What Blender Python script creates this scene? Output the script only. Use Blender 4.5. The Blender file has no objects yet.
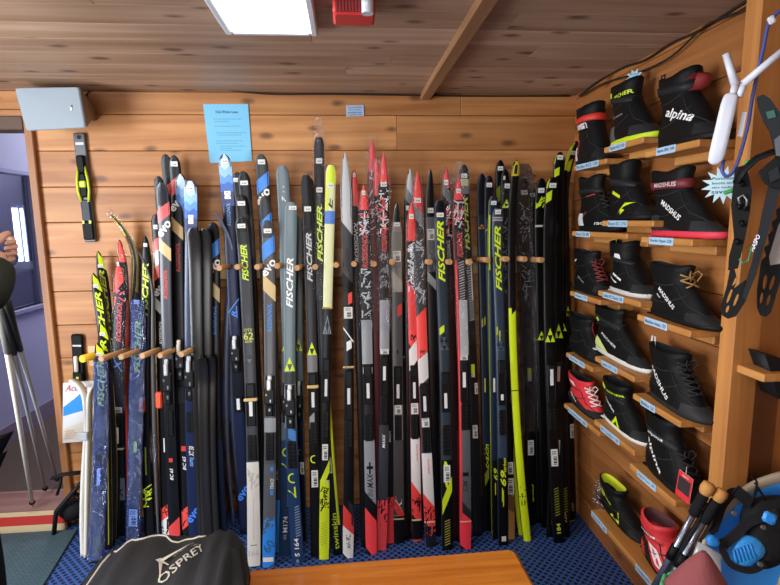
import bpy, bmesh, math, random
from mathutils import Vector, Matrix
random.seed(7)
SC = bpy.context.scene
COL = SC.collection
# ------------------------------------------------------------------ camera
F, CX, CY, H = 510.0, 390.0, 292.5, 1.5
YAW, PIT, ROL = math.radians(4.7), math.radians(8.1), 0.013
_fw = Vector((math.sin(YAW)*math.cos(PIT), math.cos(YAW)*math.cos(PIT), -math.sin(PIT)))
_r0 = Vector((math.cos(YAW), -math.sin(YAW), 0)); _u0 = _r0.cross(_fw)
RT = _r0*math.cos(ROL) - _u0*math.sin(ROL); UP = _r0*math.sin(ROL) + _u0*math.cos(ROL)
EYE = Vector((0, 0, H))
def ray(px, py): return _fw + RT*((px-CX)/F) - UP*((py-CY)/F)
def pl(px, py, ax, v):
    d = ray(px, py); return EYE + d*((v-EYE[ax])/d[ax])
def plane(px, py, p0, n):
    d = ray(px, py); p0 = Vector(p0); n = Vector(n); return EYE + d*((p0-EYE).dot(n)/d.dot(n))
def proj(p):
    q = Vector(p)-EYE; z = q.dot(_fw); return CX+F*q.dot(RT)/z, CY-F*q.dot(UP)/z
cd = bpy.data.cameras.new('camera'); cam = bpy.data.objects.new('camera', cd); COL.objects.link(cam)
cd.sensor_width = 36; cd.lens = 36*F/780; cd.clip_start = .02
m = Matrix((RT, UP, -_fw)).transposed().to_4x4(); m.translation = EYE; cam.matrix_world = m
SC.camera = cam
YW, XR, ZC = 2.54, 1.14, 2.10       # back wall, right wall, ceiling
XL = -2.28

# ------------------------------------------------------------------ materials
def lin(c): return c/12.92 if c <= .04045 else ((c+.055)/1.055)**2.4
def hexc(h):
    h = h.lstrip('#'); return tuple(lin(int(h[i:i+2], 16)/255) for i in (0, 2, 4))+(1,)
_M = {}
def dk(h):
    h = h.lstrip('#'); c = [int(h[i:i+2], 16) for i in (0, 2, 4)]; v = max(c)
    if v >= 110: return '#'+h
    k = .55+.45*max(0, v-40)/70 if v > 40 else .55
    return '#%02x%02x%02x' % tuple(int(x*k) for x in c)
def newmat(name):
    m = bpy.data.materials.new(name); m.use_nodes = True
    nt = m.node_tree; return m, nt, nt.nodes['Principled BSDF']
def M(h, rough=.4, metal=0., coat=0., noise=0., key=None, sheen=0.):
    k = (h, rough, metal, coat, noise, sheen)
    if k in _M: return _M[k]
    m, nt, b = newmat('finish_'+h.strip('#'))
    b.inputs['Base Color'].default_value = hexc(h); b.inputs['Roughness'].default_value = rough
    if max(hexc(h)[:3]) < .06 and rough >= .3: b.inputs['Specular IOR Level'].default_value = .22
    b.inputs['Metallic'].default_value = metal; b.inputs['Coat Weight'].default_value = coat
    if noise:
        tc = nt.nodes.new('ShaderNodeTexCoord'); n = nt.nodes.new('ShaderNodeTexNoise'); bp = nt.nodes.new('ShaderNodeBump')
        n.inputs['Scale'].default_value = noise; n.inputs['Detail'].default_value = 4
        bp.inputs['Strength'].default_value = .35; bp.inputs['Distance'].default_value = .004
        nt.links.new(tc.outputs['Object'], n.inputs['Vector']); nt.links.new(n.outputs['Fac'], bp.inputs['Height'])
        nt.links.new(bp.outputs['Normal'], b.inputs['Normal'])
    _M[k] = m; return m
def emit(h, s, name='glow'):
    m, nt, b = newmat(name); b.inputs['Base Color'].default_value = hexc(h)
    b.inputs['Emission Color'].default_value = hexc(h); b.inputs['Emission Strength'].default_value = s; return m
def wood(name, base, dark, axis=0, grain=22., rough=.5, knots=True, tint=True, bump=.15, kdark='#5a3218', coat=0., nrm=None):
    m, nt, b = newmat(name); N, L = nt.nodes.new, nt.links.new
    tc = N('ShaderNodeTexCoord'); mp = N('ShaderNodeMapping')
    sc = [grain]*3; sc[axis] = 1.1; mp.inputs['Scale'].default_value = sc
    n = N('ShaderNodeTexNoise'); n.inputs['Scale'].default_value = 1.; n.inputs['Detail'].default_value = 6; n.inputs['Distortion'].default_value = .6
    r = N('ShaderNodeValToRGB'); r.color_ramp.elements[0].position = .32; r.color_ramp.elements[0].color = hexc(dark)
    r.color_ramp.elements[1].position = .66; r.color_ramp.elements[1].color = hexc(base)
    at = N('ShaderNodeAttribute'); at.attribute_name = 'tint'
    addv = N('ShaderNodeVectorMath'); addv.operation = 'ADD'; sclv = N('ShaderNodeVectorMath'); sclv.operation = 'SCALE'; sclv.inputs['Scale'].default_value = 13.7
    L(tc.outputs['Object'], addv.inputs[0]); L(at.outputs['Color'], sclv.inputs[0]); L(sclv.outputs[0], addv.inputs[1])
    L(addv.outputs[0], mp.inputs['Vector']); L(mp.outputs[0], n.inputs['Vector']); L(n.outputs['Fac'], r.inputs['Fac'])
    col = r.outputs['Color']
    n2 = N('ShaderNodeTexNoise'); n2.inputs['Scale'].default_value = 1.6; L(addv.outputs[0], n2.inputs['Vector'])
    mx0 = N('ShaderNodeMix'); mx0.data_type = 'RGBA'; mx0.blend_type = 'MULTIPLY'
    mr0 = N('ShaderNodeMapRange'); mr0.inputs[1].default_value = .35; mr0.inputs[2].default_value = .65; mr0.inputs[3].default_value = 0.; mr0.inputs[4].default_value = .3
    L(n2.outputs['Fac'], mr0.inputs[0]); L(mr0.outputs[0], mx0.inputs[0]); L(col, mx0.inputs[6]); mx0.inputs[7].default_value = hexc(dark); col = mx0.outputs[2]
    if tint:
        mx = N('ShaderNodeMix'); mx.data_type = 'RGBA'; mx.blend_type = 'MULTIPLY'; mx.inputs[0].default_value = .85
        cr = N('ShaderNodeValToRGB'); cr.color_ramp.elements[0].color = (.74, .68, .62, 1); cr.color_ramp.elements[1].color = (1.06, 1.03, 1., 1)
        sp = N('ShaderNodeSeparateColor'); L(at.outputs['Color'], sp.inputs[0]); L(sp.outputs[0], cr.inputs['Fac'])
        L(col, mx.inputs[6]); L(cr.outputs['Color'], mx.inputs[7]); col = mx.outputs[2]
    if knots:
        mp2 = N('ShaderNodeMapping'); s2 = [6.]*3; s2[axis] = 2.8
        if nrm is not None: s2[nrm] = 0.; mp2.inputs['Scale'].default_value = s2
        vo = N('ShaderNodeTexVoronoi'); vo.voronoi_dimensions = '2D'; vo.inputs['Scale'].default_value = 1.
        sx = N('ShaderNodeSeparateXYZ'); cx = N('ShaderNodeCombineXYZ'); oth = [i for i in range(3) if i != axis and i != nrm][0]
        L(mp2.outputs[0], sx.inputs[0]); L(sx.outputs[axis], cx.inputs[0]); L(sx.outputs[oth], cx.inputs[1])
        nd = N('ShaderNodeTexNoise'); nd.inputs['Scale'].default_value = 9.
        ad = N('ShaderNodeMath'); ad.operation = 'MULTIPLY_ADD'; ad.inputs[1].default_value = .14
        mr = N('ShaderNodeMapRange'); mr.inputs[1].default_value = .1; mr.inputs[2].default_value = .19; mr.inputs[3].default_value = .8; mr.inputs[4].default_value = 0
        L(addv.outputs[0], mp2.inputs[0]); L(cx.outputs[0], vo.inputs['Vector']); L(tc.outputs['Object'], nd.inputs['Vector'])
        L(nd.outputs['Fac'], ad.inputs[0]); L(vo.outputs['Distance'], ad.inputs[2]); L(ad.outputs[0], mr.inputs[0])
        mk = N('ShaderNodeMix'); mk.data_type = 'RGBA'; L(mr.outputs[0], mk.inputs[0]); L(col, mk.inputs[6]); mk.inputs[7].default_value = hexc(kdark); col = mk.outputs[2]
    L(col, b.inputs['Base Color']); b.inputs['Roughness'].default_value = rough; b.inputs['Coat Weight'].default_value = coat
    bp = N('ShaderNodeBump'); bp.inputs['Strength'].default_value = bump; bp.inputs['Distance'].default_value = .003
    L(n.outputs['Fac'], bp.inputs['Height']); L(bp.outputs[0], b.inputs['Normal'])
    return m
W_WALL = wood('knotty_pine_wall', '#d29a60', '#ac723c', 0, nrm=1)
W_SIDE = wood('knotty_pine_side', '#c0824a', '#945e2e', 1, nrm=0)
W_CEIL = wood('cedar_ceiling', '#c4a68e', '#a48468', 0, nrm=2, rough=.6, kdark='#4a3226')
W_STUD = wood('fir_stud', '#c98c4c', '#a66c34', 2, tint=False, knots=False)
W_SHELF = wood('pine_shelf', '#d29a58', '#b67c3c', 1, tint=False, knots=False)
W_PLY = wood('plywood_panel', '#c08648', '#a87238', 2, grain=9, tint=False, knots=False)
W_PLYD = wood('recess_shade_wood', '#8a5a30', '#6e4424', 2, grain=9, tint=False, knots=False)  # darker tone stands in for shade in the recess under the side shelf
W_BEAM = wood('beam_wood', '#a87d58', '#8c6444', 1, tint=False, knots=False)
W_TRIM = wood('door_trim_wood', '#b98250', '#986438', 2, tint=False, knots=False)
W_TABLE = wood('varnished_fir', '#d98a35', '#b8661c', 0, grain=30, tint=False, knots=False, rough=.28, coat=.4)
W_RAIL = wood('rail_wood', '#e6c99c', '#cfa976', 0, tint=False, knots=False)
W_PEG = wood('peg_wood', '#d3a775', '#b98a58', 1, grain=40, tint=False, knots=False)
W_STEP = wood('step_wood', '#9b7468', '#7a5046', 0, knots=False, tint=False)
def film(name, tint, alpha, rough=.12, bump=.7, scale=60, body=None):
    m, nt, b = newmat(name); N, L = nt.nodes.new, nt.links.new
    out = nt.nodes['Material Output']; nt.nodes.remove(b)
    tr = N('ShaderNodeBsdfTransparent'); tr.inputs[0].default_value = hexc(tint)
    gl = N('ShaderNodeBsdfGlossy'); gl.inputs['Roughness'].default_value = rough; gl.inputs[0].default_value = (1, 1, 1, 1)
    tc = N('ShaderNodeTexCoord'); n = N('ShaderNodeTexNoise'); n.inputs['Scale'].default_value = scale; n.inputs['Detail'].default_value = 3; n.inputs['Distortion'].default_value = 1.5
    bp = N('ShaderNodeBump'); bp.inputs['Strength'].default_value = bump; bp.inputs['Distance'].default_value = .035
    L(tc.outputs['Object'], n.inputs[0]); L(n.outputs['Fac'], bp.inputs['Height']); L(bp.outputs[0], gl.inputs['Normal'])
    mx = N('ShaderNodeMixShader'); mx.inputs[0].default_value = alpha
    src = tr.outputs[0]
    if body:
        df = N('ShaderNodeBsdfDiffuse'); df.inputs[0].default_value = hexc(body[0]); m2 = N('ShaderNodeMixShader'); m2.inputs[0].default_value = body[1]; L(tr.outputs[0], m2.inputs[1]); L(df.outputs[0], m2.inputs[2]); src = m2.outputs[0]
    L(src, mx.inputs[1]); L(gl.outputs[0], mx.inputs[2]); L(mx.outputs[0], out.inputs[0]); return m
FILM = film('clear_plastic_film', '#fcfdfe', .09, .05, 1., 80)
FILM_B = film('blue_sheen_film', '#a6c4ff', .2, .06, 1., 50, ('#3d66b8', .2))  # blue reflection of daylight painted into the sleeve's tint and body colour
GLASS = film('window_glass', '#e6e9f5', .12, rough=.02, bump=0.)
BLACK = '#121214'; LIME = '#cfe61e'; REDC = '#e8463c'; NAVY = '#1c2742'; WHITE = '#e6e6e2'

# ------------------------------------------------------------------ mesh builder
class MB:
    def __init__(s): s.v = []; s.f = []; s.m = []; s.sm = []; s.mats = []; s.tint = []; s.ct = (.5, .5, .5)
    def mi(s, mat):
        if mat not in s.mats: s.mats.append(mat)
        return s.mats.index(mat)
    def face(s, idx, mat, smooth=False): s.f.append(tuple(idx)); s.m.append(s.mi(mat)); s.sm.append(smooth); s.tint.append(s.ct)
    def poly(s, pts, mat, smooth=False):
        b = len(s.v); s.v += [Vector(p) for p in pts]; s.face(range(b, b+len(pts)), mat, smooth)
    def grid(s, rows, mat, smooth=True, closed=False, cap0=False, cap1=False):
        b = len(s.v); n = len(rows[0])
        for r in rows: s.v += [Vector(p) for p in r]
        for i in range(len(rows)-1):
            for j in range(n if closed else n-1):
                k = (j+1) % n; s.face((b+i*n+j, b+i*n+k, b+(i+1)*n+k, b+(i+1)*n+j), mat, smooth)
        if cap0: s.face([b+j for j in range(n)][::-1], mat)
        if cap1: s.face([b+(len(rows)-1)*n+j for j in range(n)], mat)
    def box(s, a, b, mat, ch=0., fr=None):
        a, b = Vector(a), Vector(b); lo = Vector(map(min, a, b)); hi = Vector(map(max, a, b))
        fr = fr or (lambda p: p); c = min(ch, *[(hi[i]-lo[i])*.45 for i in range(3)])
        def ring(z, k): return [fr(Vector(p)) for p in ((lo.x+k+c, lo.y+k, z), (hi.x-k-c, lo.y+k, z), (hi.x-k, lo.y+k+c, z), (hi.x-k, hi.y-k-c, z), (hi.x-k-c, hi.y-k, z), (lo.x+k+c, hi.y-k, z), (lo.x+k, hi.y-k-c, z), (lo.x+k, lo.y+k+c, z))]
        if c <= 0:
            P = [fr(Vector((x, y, z))) for z in (lo.z, hi.z) for x, y in ((lo.x, lo.y), (hi.x, lo.y), (hi.x, hi.y), (lo.x, hi.y))]
            b0 = len(s.v); s.v += P
            for q in ((3, 2, 1, 0), (4, 5, 6, 7), (0, 1, 5, 4), (1, 2, 6, 5), (2, 3, 7, 6), (3, 0, 4, 7)): s.face([b0+i for i in q], mat)
        else: s.grid([ring(lo.z, c), ring(lo.z+c, 0), ring(hi.z-c, 0), ring(hi.z, c)], mat, False, True, True, True)
    def tube(s, pts, r, mat, n=8, caps=True, flat=1.):
        pts = [Vector(p) for p in pts]; R = r if isinstance(r, (list, tuple)) else [r]*len(pts); rows = []; pu = None
        for i, p in enumerate(pts):
            t = (pts[min(i+1, len(pts)-1)]-pts[max(i-1, 0)]).normalized()
            if pu is None: pu = t.cross(Vector((0, 0, 1)) if abs(t.z) < .9 else Vector((1, 0, 0))).normalized()
            pu = (pu-t*pu.dot(t)).normalized(); w = t.cross(pu)
            rows.append([p+pu*math.cos(2*math.pi*k/n)*R[i]+w*math.sin(2*math.pi*k/n)*R[i]*flat for k in range(n)])
        s.grid(rows, mat, True, True, caps, caps)
    def add(s, verts, faces, mat, fn=None, smooth=False):
        b = len(s.v); s.v += [Vector(fn(v)) if fn else Vector(v) for v in verts]
        for f in faces: s.face([b+i for i in f], mat, smooth)
    def build(s, name, parent=None, loc=None):
        off = Vector(loc) if loc is not None else (parent_base(parent) if parent else Vector((0, 0, 0)))
        me = bpy.data.meshes.new(name); me.from_pydata([v-off for v in s.v], [], s.f)
        for mt in s.mats: me.materials.append(mt)
        me.polygons.foreach_set('material_index', s.m); me.polygons.foreach_set('use_smooth', s.sm)
        if len(set(s.tint)) > 1:
            a = me.attributes.new('tint', 'FLOAT_COLOR', 'FACE'); a.data.foreach_set('color', [c for t in s.tint for c in (*t, 1.)])
        me.update(); o = bpy.data.objects.new(name, me); COL.objects.link(o)
        if parent: o.parent = parent; o['_b'] = list(off)
        else: o.location = off
        return o
_BASE = {}
def parent_base(p):
    b = Vector((0, 0, 0))
    while p is not None: b = b+Vector(p.location); p = p.parent
    return b
def tag(o, label, cat, group=None):
    o['label'] = label; o['category'] = cat
    if group: o['group'] = group
    return o
def thing(name, loc, label, cat, group=None):
    o = bpy.data.objects.new(name, None); COL.objects.link(o); o.location = loc; o.empty_display_size = .05
    return tag(o, label, cat, group)
def struct(o): o['kind'] = 'structure'; return o
_T = {}
def glyphs(txt, shear=0., bold=0.):
    k = (txt, shear, bold)
    if k not in _T:
        cu = bpy.data.curves.new('t', 'FONT'); cu.body = txt; cu.size = 1; cu.shear = shear; cu.offset = bold; cu.resolution_u = 2
        o = bpy.data.objects.new('t', cu); COL.objects.link(o)
        dg = bpy.context.evaluated_depsgraph_get(); dg.update(); me = bpy.data.meshes.new_from_object(o.evaluated_get(dg))
        v = [Vector(q.co) for q in me.vertices]; f = [tuple(p.vertices) for p in me.polygons]
        bpy.data.objects.remove(o); bpy.data.curves.remove(cu); bpy.data.meshes.remove(me)
        x0 = min(q.x for q in v); x1 = max(q.x for q in v); y0 = min(q.y for q in v); y1 = max(q.y for q in v)
        v = [((q.x-x0)/(x1-x0), (q.y-y0)/(y1-y0)) for q in v]; _T[k] = (v, f, (x1-x0)/(y1-y0))
    return _T[k]
def text_on(mb, txt, o, ux, uy, mat, shear=0., bold=0., lift=.0006):
    """text filling the parallelogram o, o+ux, o+uy"""
    v, f, _ = glyphs(txt, shear, bold); o, ux, uy = Vector(o), Vector(ux), Vector(uy); n = ux.cross(uy).normalized()*lift
    mb.add(v, f, mat, lambda q: o+ux*q[0]+uy*q[1]+n)
def plate(outline, holes, o, ux, uy, th, mat, mb):
    """filled 2-D outline with holes, extruded to th"""
    cu = bpy.data.curves.new('p', 'CURVE'); cu.dimensions = '2D'; cu.fill_mode = 'BOTH'; cu.extrude = .5
    for L in [outline]+holes:
        sp = cu.splines.new('POLY'); sp.points.add(len(L)-1); sp.use_cyclic_u = True
        for i, p in enumerate(L): sp.points[i].co = (p[0], p[1], 0, 1)
    ob = bpy.data.objects.new('p', cu); COL.objects.link(ob); dg = bpy.context.evaluated_depsgraph_get(); dg.update()
    me = bpy.data.meshes.new_from_object(ob.evaluated_get(dg)); o, ux, uy = Vector(o), Vector(ux), Vector(uy); n = ux.cross(uy).normalized()
    mb.add([q.co.copy() for q in me.vertices], [tuple(p.vertices) for p in me.polygons], mat, lambda q: o+ux*q.x+uy*q.y+n*(q.z*th))
    bpy.data.objects.remove(ob); bpy.data.curves.remove(cu); bpy.data.meshes.remove(me)
def arc(c, r, a0, a1, n, rz=None): return [(c[0]+r*math.cos(math.radians(a0+(a1-a0)*i/n)), c[1]+(rz or r)*math.sin(math.radians(a0+(a1-a0)*i/n))) for i in range(n+1)]

# ------------------------------------------------------------------ the room
def boards(mb, mat, x0, x1, z0, z1, h, fr, th=.02, phase=0., joints=1.7, gap=.0012):
    z = z0-phase
    while z < z1-1e-4:
        a, b = max(z, z0), min(z+h, z1); z += h
        if b-a < .004: continue
        x = x0
        while x < x1-1e-4:
            e = min(x1, x+random.uniform(joints*.7, joints*1.5))
            if x1-e < .25: e = x1
            t = random.random(); mb.ct = (t, random.random(), random.random())
            mb.box((x, 0, a+gap), (e-.001, th, b-gap), mat, gap*2, fr); x = e
XD = -1.425                                     # right jamb of the doorway
mb = MB(); fr = lambda p: Vector((p.x, YW+p.y, p.z))
boards(mb, W_WALL, XD, XR+.1, 0, ZC, .1635, fr, phase=.1635-(.5*.0+.036))
mb.ct = (.4, .3, .2); boards(mb, W_WALL, XL-.1, XD, 1.955, ZC, .1635, fr, phase=.1)
mb.box((XD, YW+.021, 0), (XR+.1, YW+.08, ZC), M('#3a2614', .8)); mb.box((XL-.1, YW+.021, 1.955), (XD, YW+.08, ZC), M('#3a2614', .8))
struct(mb.build('wall_back'))
mb = MB(); fr = lambda p: Vector((XR+.02-p.y, p.x, p.z))
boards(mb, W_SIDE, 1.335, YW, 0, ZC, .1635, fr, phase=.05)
mb.box((XR+.021, 1.335, 0), (XR+.08, YW, ZC), M('#3a2614', .8)); struct(mb.build('wall_right'))
XO = 2.0
mb = MB(); mb.box((1.09, 1.33, 0), (XO, 1.36, ZC), W_PLY); struct(mb.build('wall_return'))
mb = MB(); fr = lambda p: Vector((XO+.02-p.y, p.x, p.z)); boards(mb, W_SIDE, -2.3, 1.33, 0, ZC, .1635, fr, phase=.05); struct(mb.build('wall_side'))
mb = MB(); fr = lambda p: Vector((XL-.02+p.y, p.x, p.z))
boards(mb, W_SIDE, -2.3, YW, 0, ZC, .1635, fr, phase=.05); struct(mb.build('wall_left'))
mb = MB(); fr = lambda p: Vector((p.x, -2.3-p.y, p.z)); boards(mb, W_WALL, XL, XO, 0, ZC, .1635, fr); struct(mb.build('wall_rear'))
mb = MB(); fr = lambda p: Vector((p.x, p.z, ZC+p.y))
boards(mb, W_CEIL, XL-.1, XO+.1, -2.32, YW+.1, .14, fr, phase=.03, joints=2.4, gap=.0005); mb.box((XL-.2, -2.4, ZC+.021), (XO+.2, YW+.2, ZC+.08), M('#3a2614', .8)); struct(mb.build('ceiling'))
# floor: blue perforated rubber matting
def mat_floor():
    m, nt, b = newmat('perforated_rubber'); N, L = nt.nodes.new, nt.links.new
    tc = N('ShaderNodeTexCoord'); mp = N('ShaderNodeMapping'); mp.inputs['Scale'].default_value = (42, 42, 42); mp.inputs['Rotation'].default_value = (0, 0, .785)
    vo = N('ShaderNodeTexVoronoi'); vo.inputs['Scale'].default_value = 1; vo.inputs['Randomness'].default_value = 0.
    mr = N('ShaderNodeMapRange'); mr.inputs[1].default_value = .3; mr.inputs[2].default_value = .38
    mx = N('ShaderNodeMix'); mx.data_type = 'RGBA'; mx.inputs[6].default_value = hexc('#101a33'); mx.inputs[7].default_value = hexc('#34589c')
    L(tc.outputs['Object'], mp.inputs[0]); L(mp.outputs[0], vo.inputs[0]); L(vo.outputs['Distance'], mr.inputs[0]); L(mr.outputs[0], mx.inputs[0]); L(mx.outputs[2], b.inputs['Base Color'])
    bp = N('ShaderNodeBump'); bp.inputs['Distance'].default_value = .004; L(mr.outputs[0], bp.inputs['Height']); L(bp.outputs[0], b.inputs['Normal']); b.inputs['Roughness'].default_value = .55; return m
mb = MB(); mb.box((XL-.1, -2.3, -.06), (XO+.1, YW+.05, 0), mat_floor()); struct(mb.build('floor'))
# ribbed grey-teal mat by the doorway
def mat_rib():
    m, nt, b = newmat('ribbed_teal_mat'); N, L = nt.nodes.new, nt.links.new
    tc = N('ShaderNodeTexCoord'); br = N('ShaderNodeTexBrick'); br.inputs['Scale'].default_value = 26; br.inputs['Color1'].default_value = hexc('#4c6670'); br.inputs['Color2'].default_value = hexc('#445d66'); br.inputs['Mortar'].default_value = hexc('#31464f'); br.inputs['Mortar Size'].default_value = .04
    L(tc.outputs['Object'], br.inputs[0]); L(br.outputs[0], b.inputs['Base Color']); bp = N('ShaderNodeBump'); bp.inputs['Distance'].default_value = .004; bp.invert = True
    L(br.outputs['Fac'], bp.inputs['Height']); L(bp.outputs[0], b.inputs['Normal']); b.inputs['Roughness'].default_value = .7; return m
a, b_ = pl(77, 531, 2, 0), pl(40, 592, 2, 0)
mb = MB(); R_ = mat_rib()
top = [Vector((-2.2, a.y+.0, 0)), Vector((a.x, a.y, 0)), Vector((b_.x, b_.y, 0)), Vector((b_.x-.2, b_.y-.6, 0)), Vector((-2.2, b_.y-.6, 0))]
mb.poly([p+Vector((0, 0, .009)) for p in top][::-1], R_)
for i in range(5): p, q = top[i], top[(i+1) % 5]; mb.poly([p, q, q+Vector((0, 0, .009)), p+Vector((0, 0, .009))], R_)
tag(mb.build('floor_mat', loc=(a.x, a.y, 0)), 'grey teal ribbed floor mat laid below the red edged doorway step', 'mat')
# doorway trim and the raised step under it
mb = MB()
mb.box((XD-.022, YW-.022, 0), (XD+.014, YW+.08, 1.985), W_TRIM, .004); struct(mb.build('trim_1'))
mb = MB(); mb.box((XL-.02, YW-.022, 1.925), (XD-.023, YW+.08, 1.985), M('#5a4436', .6), .004); struct(mb.build('trim_2'))
ST = .1; sy = pl(30, 532, 2, 0).y
mb = MB(); CRM = M('#c9b48c', .6)
mb.box((XL, sy+.012, ST-.02), (XD-.001, 2.695, ST), W_STEP, .004)
mb.box((XL, sy, ST*.36), (XD-.001, sy+.02, ST*.84), M('#b8322c', .5)); mb.box((XL, sy, 0), (XD-.001, sy+.02, ST*.36), CRM); mb.box((XL, sy, ST*.84), (XD-.001, sy+.02, ST-.001), CRM)
struct(mb.build('trim_3'))
# hall beyond: lavender wall with a glazed opening onto a bright room
LAV = M('#a4a3c4', .55); XH = -2.24
def hallp(px, py): return pl(px, py, 0, XH)
w0, w1 = hallp(-12, 190), hallp(36, 170)
ZB, ZT = hallp(20, 309).z, 1.87; Y0, Y1 = 2.75, hallp(37, 220).y
mb = MB()
for (ya, yb, za, zb) in ((YW, Y0, 0, ZC+.4), (Y1, 7.5, 0, ZC+.4), (Y0, Y1, 0, ZB), (Y0, Y1, ZT, ZC+.4)): mb.box((XH-.06, ya, za), (XH, yb, zb), LAV)
struct(mb.build('wall_hall'))
mb = MB(); mb.box((XH, 3.0, 0), (XH+.015, 7.5, .21), M('#7c6c84', .6), .003); struct(mb.build('baseboard_hall'))
mb = MB(); mb.box((-5, 2.62, -.05), (-.9, 7.5, .09), M('#4a3a34', .9, noise=80)); struct(mb.build('floor_hall'))
mb = MB(); mb.box((XH, 7.4, 0), (-1.0, 7.5, ZC+.4), LAV); struct(mb.build('wall_hallend'))
mb = MB(); mb.box((-1.1, YW+.08, 0), (-1.0, 7.5, ZC+.4), LAV); struct(mb.build('wall_hallside'))
mb = MB(); mb.box((-5, YW+.08, ZC+.4), (-1.0, 7.5, ZC+.45), M('#a09890', .8)); struct(mb.build('ceiling_hall'))
mb = MB(); G_ = M('#8d8cae', .4)
for y in (Y0, Y1-.03): mb.box((XH-.04, y, ZB), (XH+.012, y+.03, ZT), G_, .003)
mb.box((XH-.04, Y0, ZT-.03), (XH+.012, Y1, ZT), G_, .003); mb.box((XH-.05, Y0, ZB-.03), (XH+.03, Y1, ZB), G_, .003)
fo = struct(mb.build('window_1')); mb = MB(); mb.box((XH-.03, Y0+.03, ZB), (XH-.025, Y1-.03, ZT-.03), GLASS); mb.build('glass_pane', fo)
# the room behind that glass
mb = MB(); BR = M('#8f8ba6', .7); xb = -4.9
mb.box((xb-.05, 1.0, 0), (xb, 9, 2.6), BR); mb.box((xb, 8.9, 0), (XH-.06, 9, 2.6), BR); struct(mb.build('wall_beyond'))
mb = MB(); mb.box((xb, 1, 2.55), (XH-.06, 9, 2.6), M('#8a7a70', .7)); struct(mb.build('ceiling_beyond'))
mb = MB(); mb.box((xb, 1, -.05), (XH-.06, 9, 0), M('#59463c', .8)); struct(mb.build('floor_beyond'))
def beyond(px, py): return pl(px, py, 0, xb+.02)
p, q = beyond(15, 232), beyond(29, 262)
mb = MB(); mb.poly([(xb+.01, p.y, q.z), (xb+.01, q.y, q.z), (xb+.01, q.y, p.z+.35), (xb+.01, p.y, p.z+.35)], emit('#dff0ff', 5., 'window_daylight'))
wo = struct(mb.build('window_2')); mb = MB()
for y in (p.y-.06, (p.y+q.y)/2, q.y): mb.box((xb, y, q.z-.06), (xb+.03, y+.03, p.z+.4), M('#c9cde0', .5), .004)
mb.build('sash', wo)
# counter of gear under the glass, in the far room
t = thing('work_table', (-2.9, 3.7, 0), 'grey legged work table seen through the hall window', 'table')
mb = MB(); mb.box((-3.3, 3.0, 1.12), (-2.5, 5.2, 1.15), M('#bfc0cc', .5), .006); mb.build('table_top', t)
for x in (-3.25, -2.55):
    for y in (3.1, 5.1): mb = MB(); mb.box((x-.02, y-.02, 0), (x+.02, y+.02, 1.12), M('#5a5c6c', .4), .004); mb.build('leg', t)
for i, (x, y, c, s, lb) in enumerate(((-2.75, 3.35, '#1c1e2a', .16, 'black helmet bag on the work table beyond the hall window, nearest the doorway'), (-2.8, 3.75, '#2b2f44', .13, 'dark navy bundle in the middle of the work table beyond the glass'), (-2.75, 4.2, '#15151c', .17, 'black bundle at the far end of the work table beyond the glass'))):
    mb = MB(); rows = []
    for k in range(7):
        u = k/6; r = s*math.sin(math.pi*(.12+.8*u))**.6; rows.append([(x+r*math.cos(a*.524)*(1+.12*math.sin(a*2+i)), y+r*1.3*math.sin(a*.524), 1.151+s*1.1*u) for a in range(12)])
    mb.grid(rows, M(c, .7, noise=20), True, True, True, True); tag(mb.build('gear_bag', loc=(x, y, 1.151)), lb, 'bag', 'gear on the work table')
mb = MB(); rows = []
for k in range(9):
    u = k/8; w = .12+.2*min(1, u*3)*(1-.2*u); rows.append([(-4.6+.12*math.cos(a*.524), 5.0+w*math.sin(a*.524)*1.3, 2.05-u*.75) for a in range(12)])
mb.grid(rows, M('#23243a', .8, noise=15), True, True, True, True)
tag(mb.build('hanging_jacket', loc=(-4.6, 5, 1.3)), 'dark navy jacket hung high in the room beyond the hall window', 'jacket')

# ceiling: batten, light, alarm
bx0, bx1 = pl(425, 93, 2, ZC), pl(484, 0, 2, ZC)
mb = MB(); X_ = (bx0.x+bx1.x)/2; mb.box((X_-.024, -2.3, ZC-.03), (X_+.024, YW, ZC), W_BEAM, .003); struct(mb.build('trim_4'))
LX0, LX1, LY1, LY0 = pl(226, 35, 2, ZC-.03).x, pl(318, 36, 2, ZC-.03).x, pl(270, 36, 2, ZC-.03).y, .58
def ceil_light(x0, x1, y0, y1, lab, s=8.):
    t = thing('ceiling_light', ((x0+x1)/2, (y0+y1)/2, ZC), lab, 'light', 'ceiling light panels'); FR = M('#d8dade', .4)
    mb = MB(); z = ZC-.03; w = .022
    mb.box((x0, y0, z), (x0+w, y1, ZC), FR, .004); mb.box((x1-w, y0, z), (x1, y1, ZC), FR, .004); mb.box((x0+w, y0, z), (x1-w, y0+w, ZC), FR, .004); mb.box((x0+w, y1-w, z), (x1-w, y1, ZC), FR, .004); mb.build('frame', t)
    mb = MB(); mb.poly([(x0+w, y0+w, z+.006), (x0+w, y1-w, z+.006), (x1-w, y1-w, z+.006), (x1-w, y0+w, z+.006)], emit('#fffaf2', s, 'light_diffuser')); mb.build('diffuser', t)
ceil_light(LX0, LX1, LY0, LY1, 'white framed fluorescent panel light on the wooden ceiling above the skis')
a = pl(333, 16, 2, ZC-.05); b2 = pl(375, 16, 2, ZC-.05)
t = thing('fire_alarm', ((a.x+b2.x)/2, a.y, ZC), 'red fire alarm box with clear strobe on the ceiling', 'alarm')
mb = MB(); ALR = M('#c3312f', .45); ALD = M('#8c2a2c', .6); w = b2.x-a.x
mb.box((a.x, a.y-.03, ZC-.055), (b2.x, a.y+.06, ZC), ALR, .006); mb.build('housing', t)
mb = MB()
for i in range(9): mb.box((a.x+.008+i*w*.075, a.y-.036, ZC-.05), (a.x+.008+i*w*.075+w*.045, a.y-.03, ZC-.012), ALD)
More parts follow.
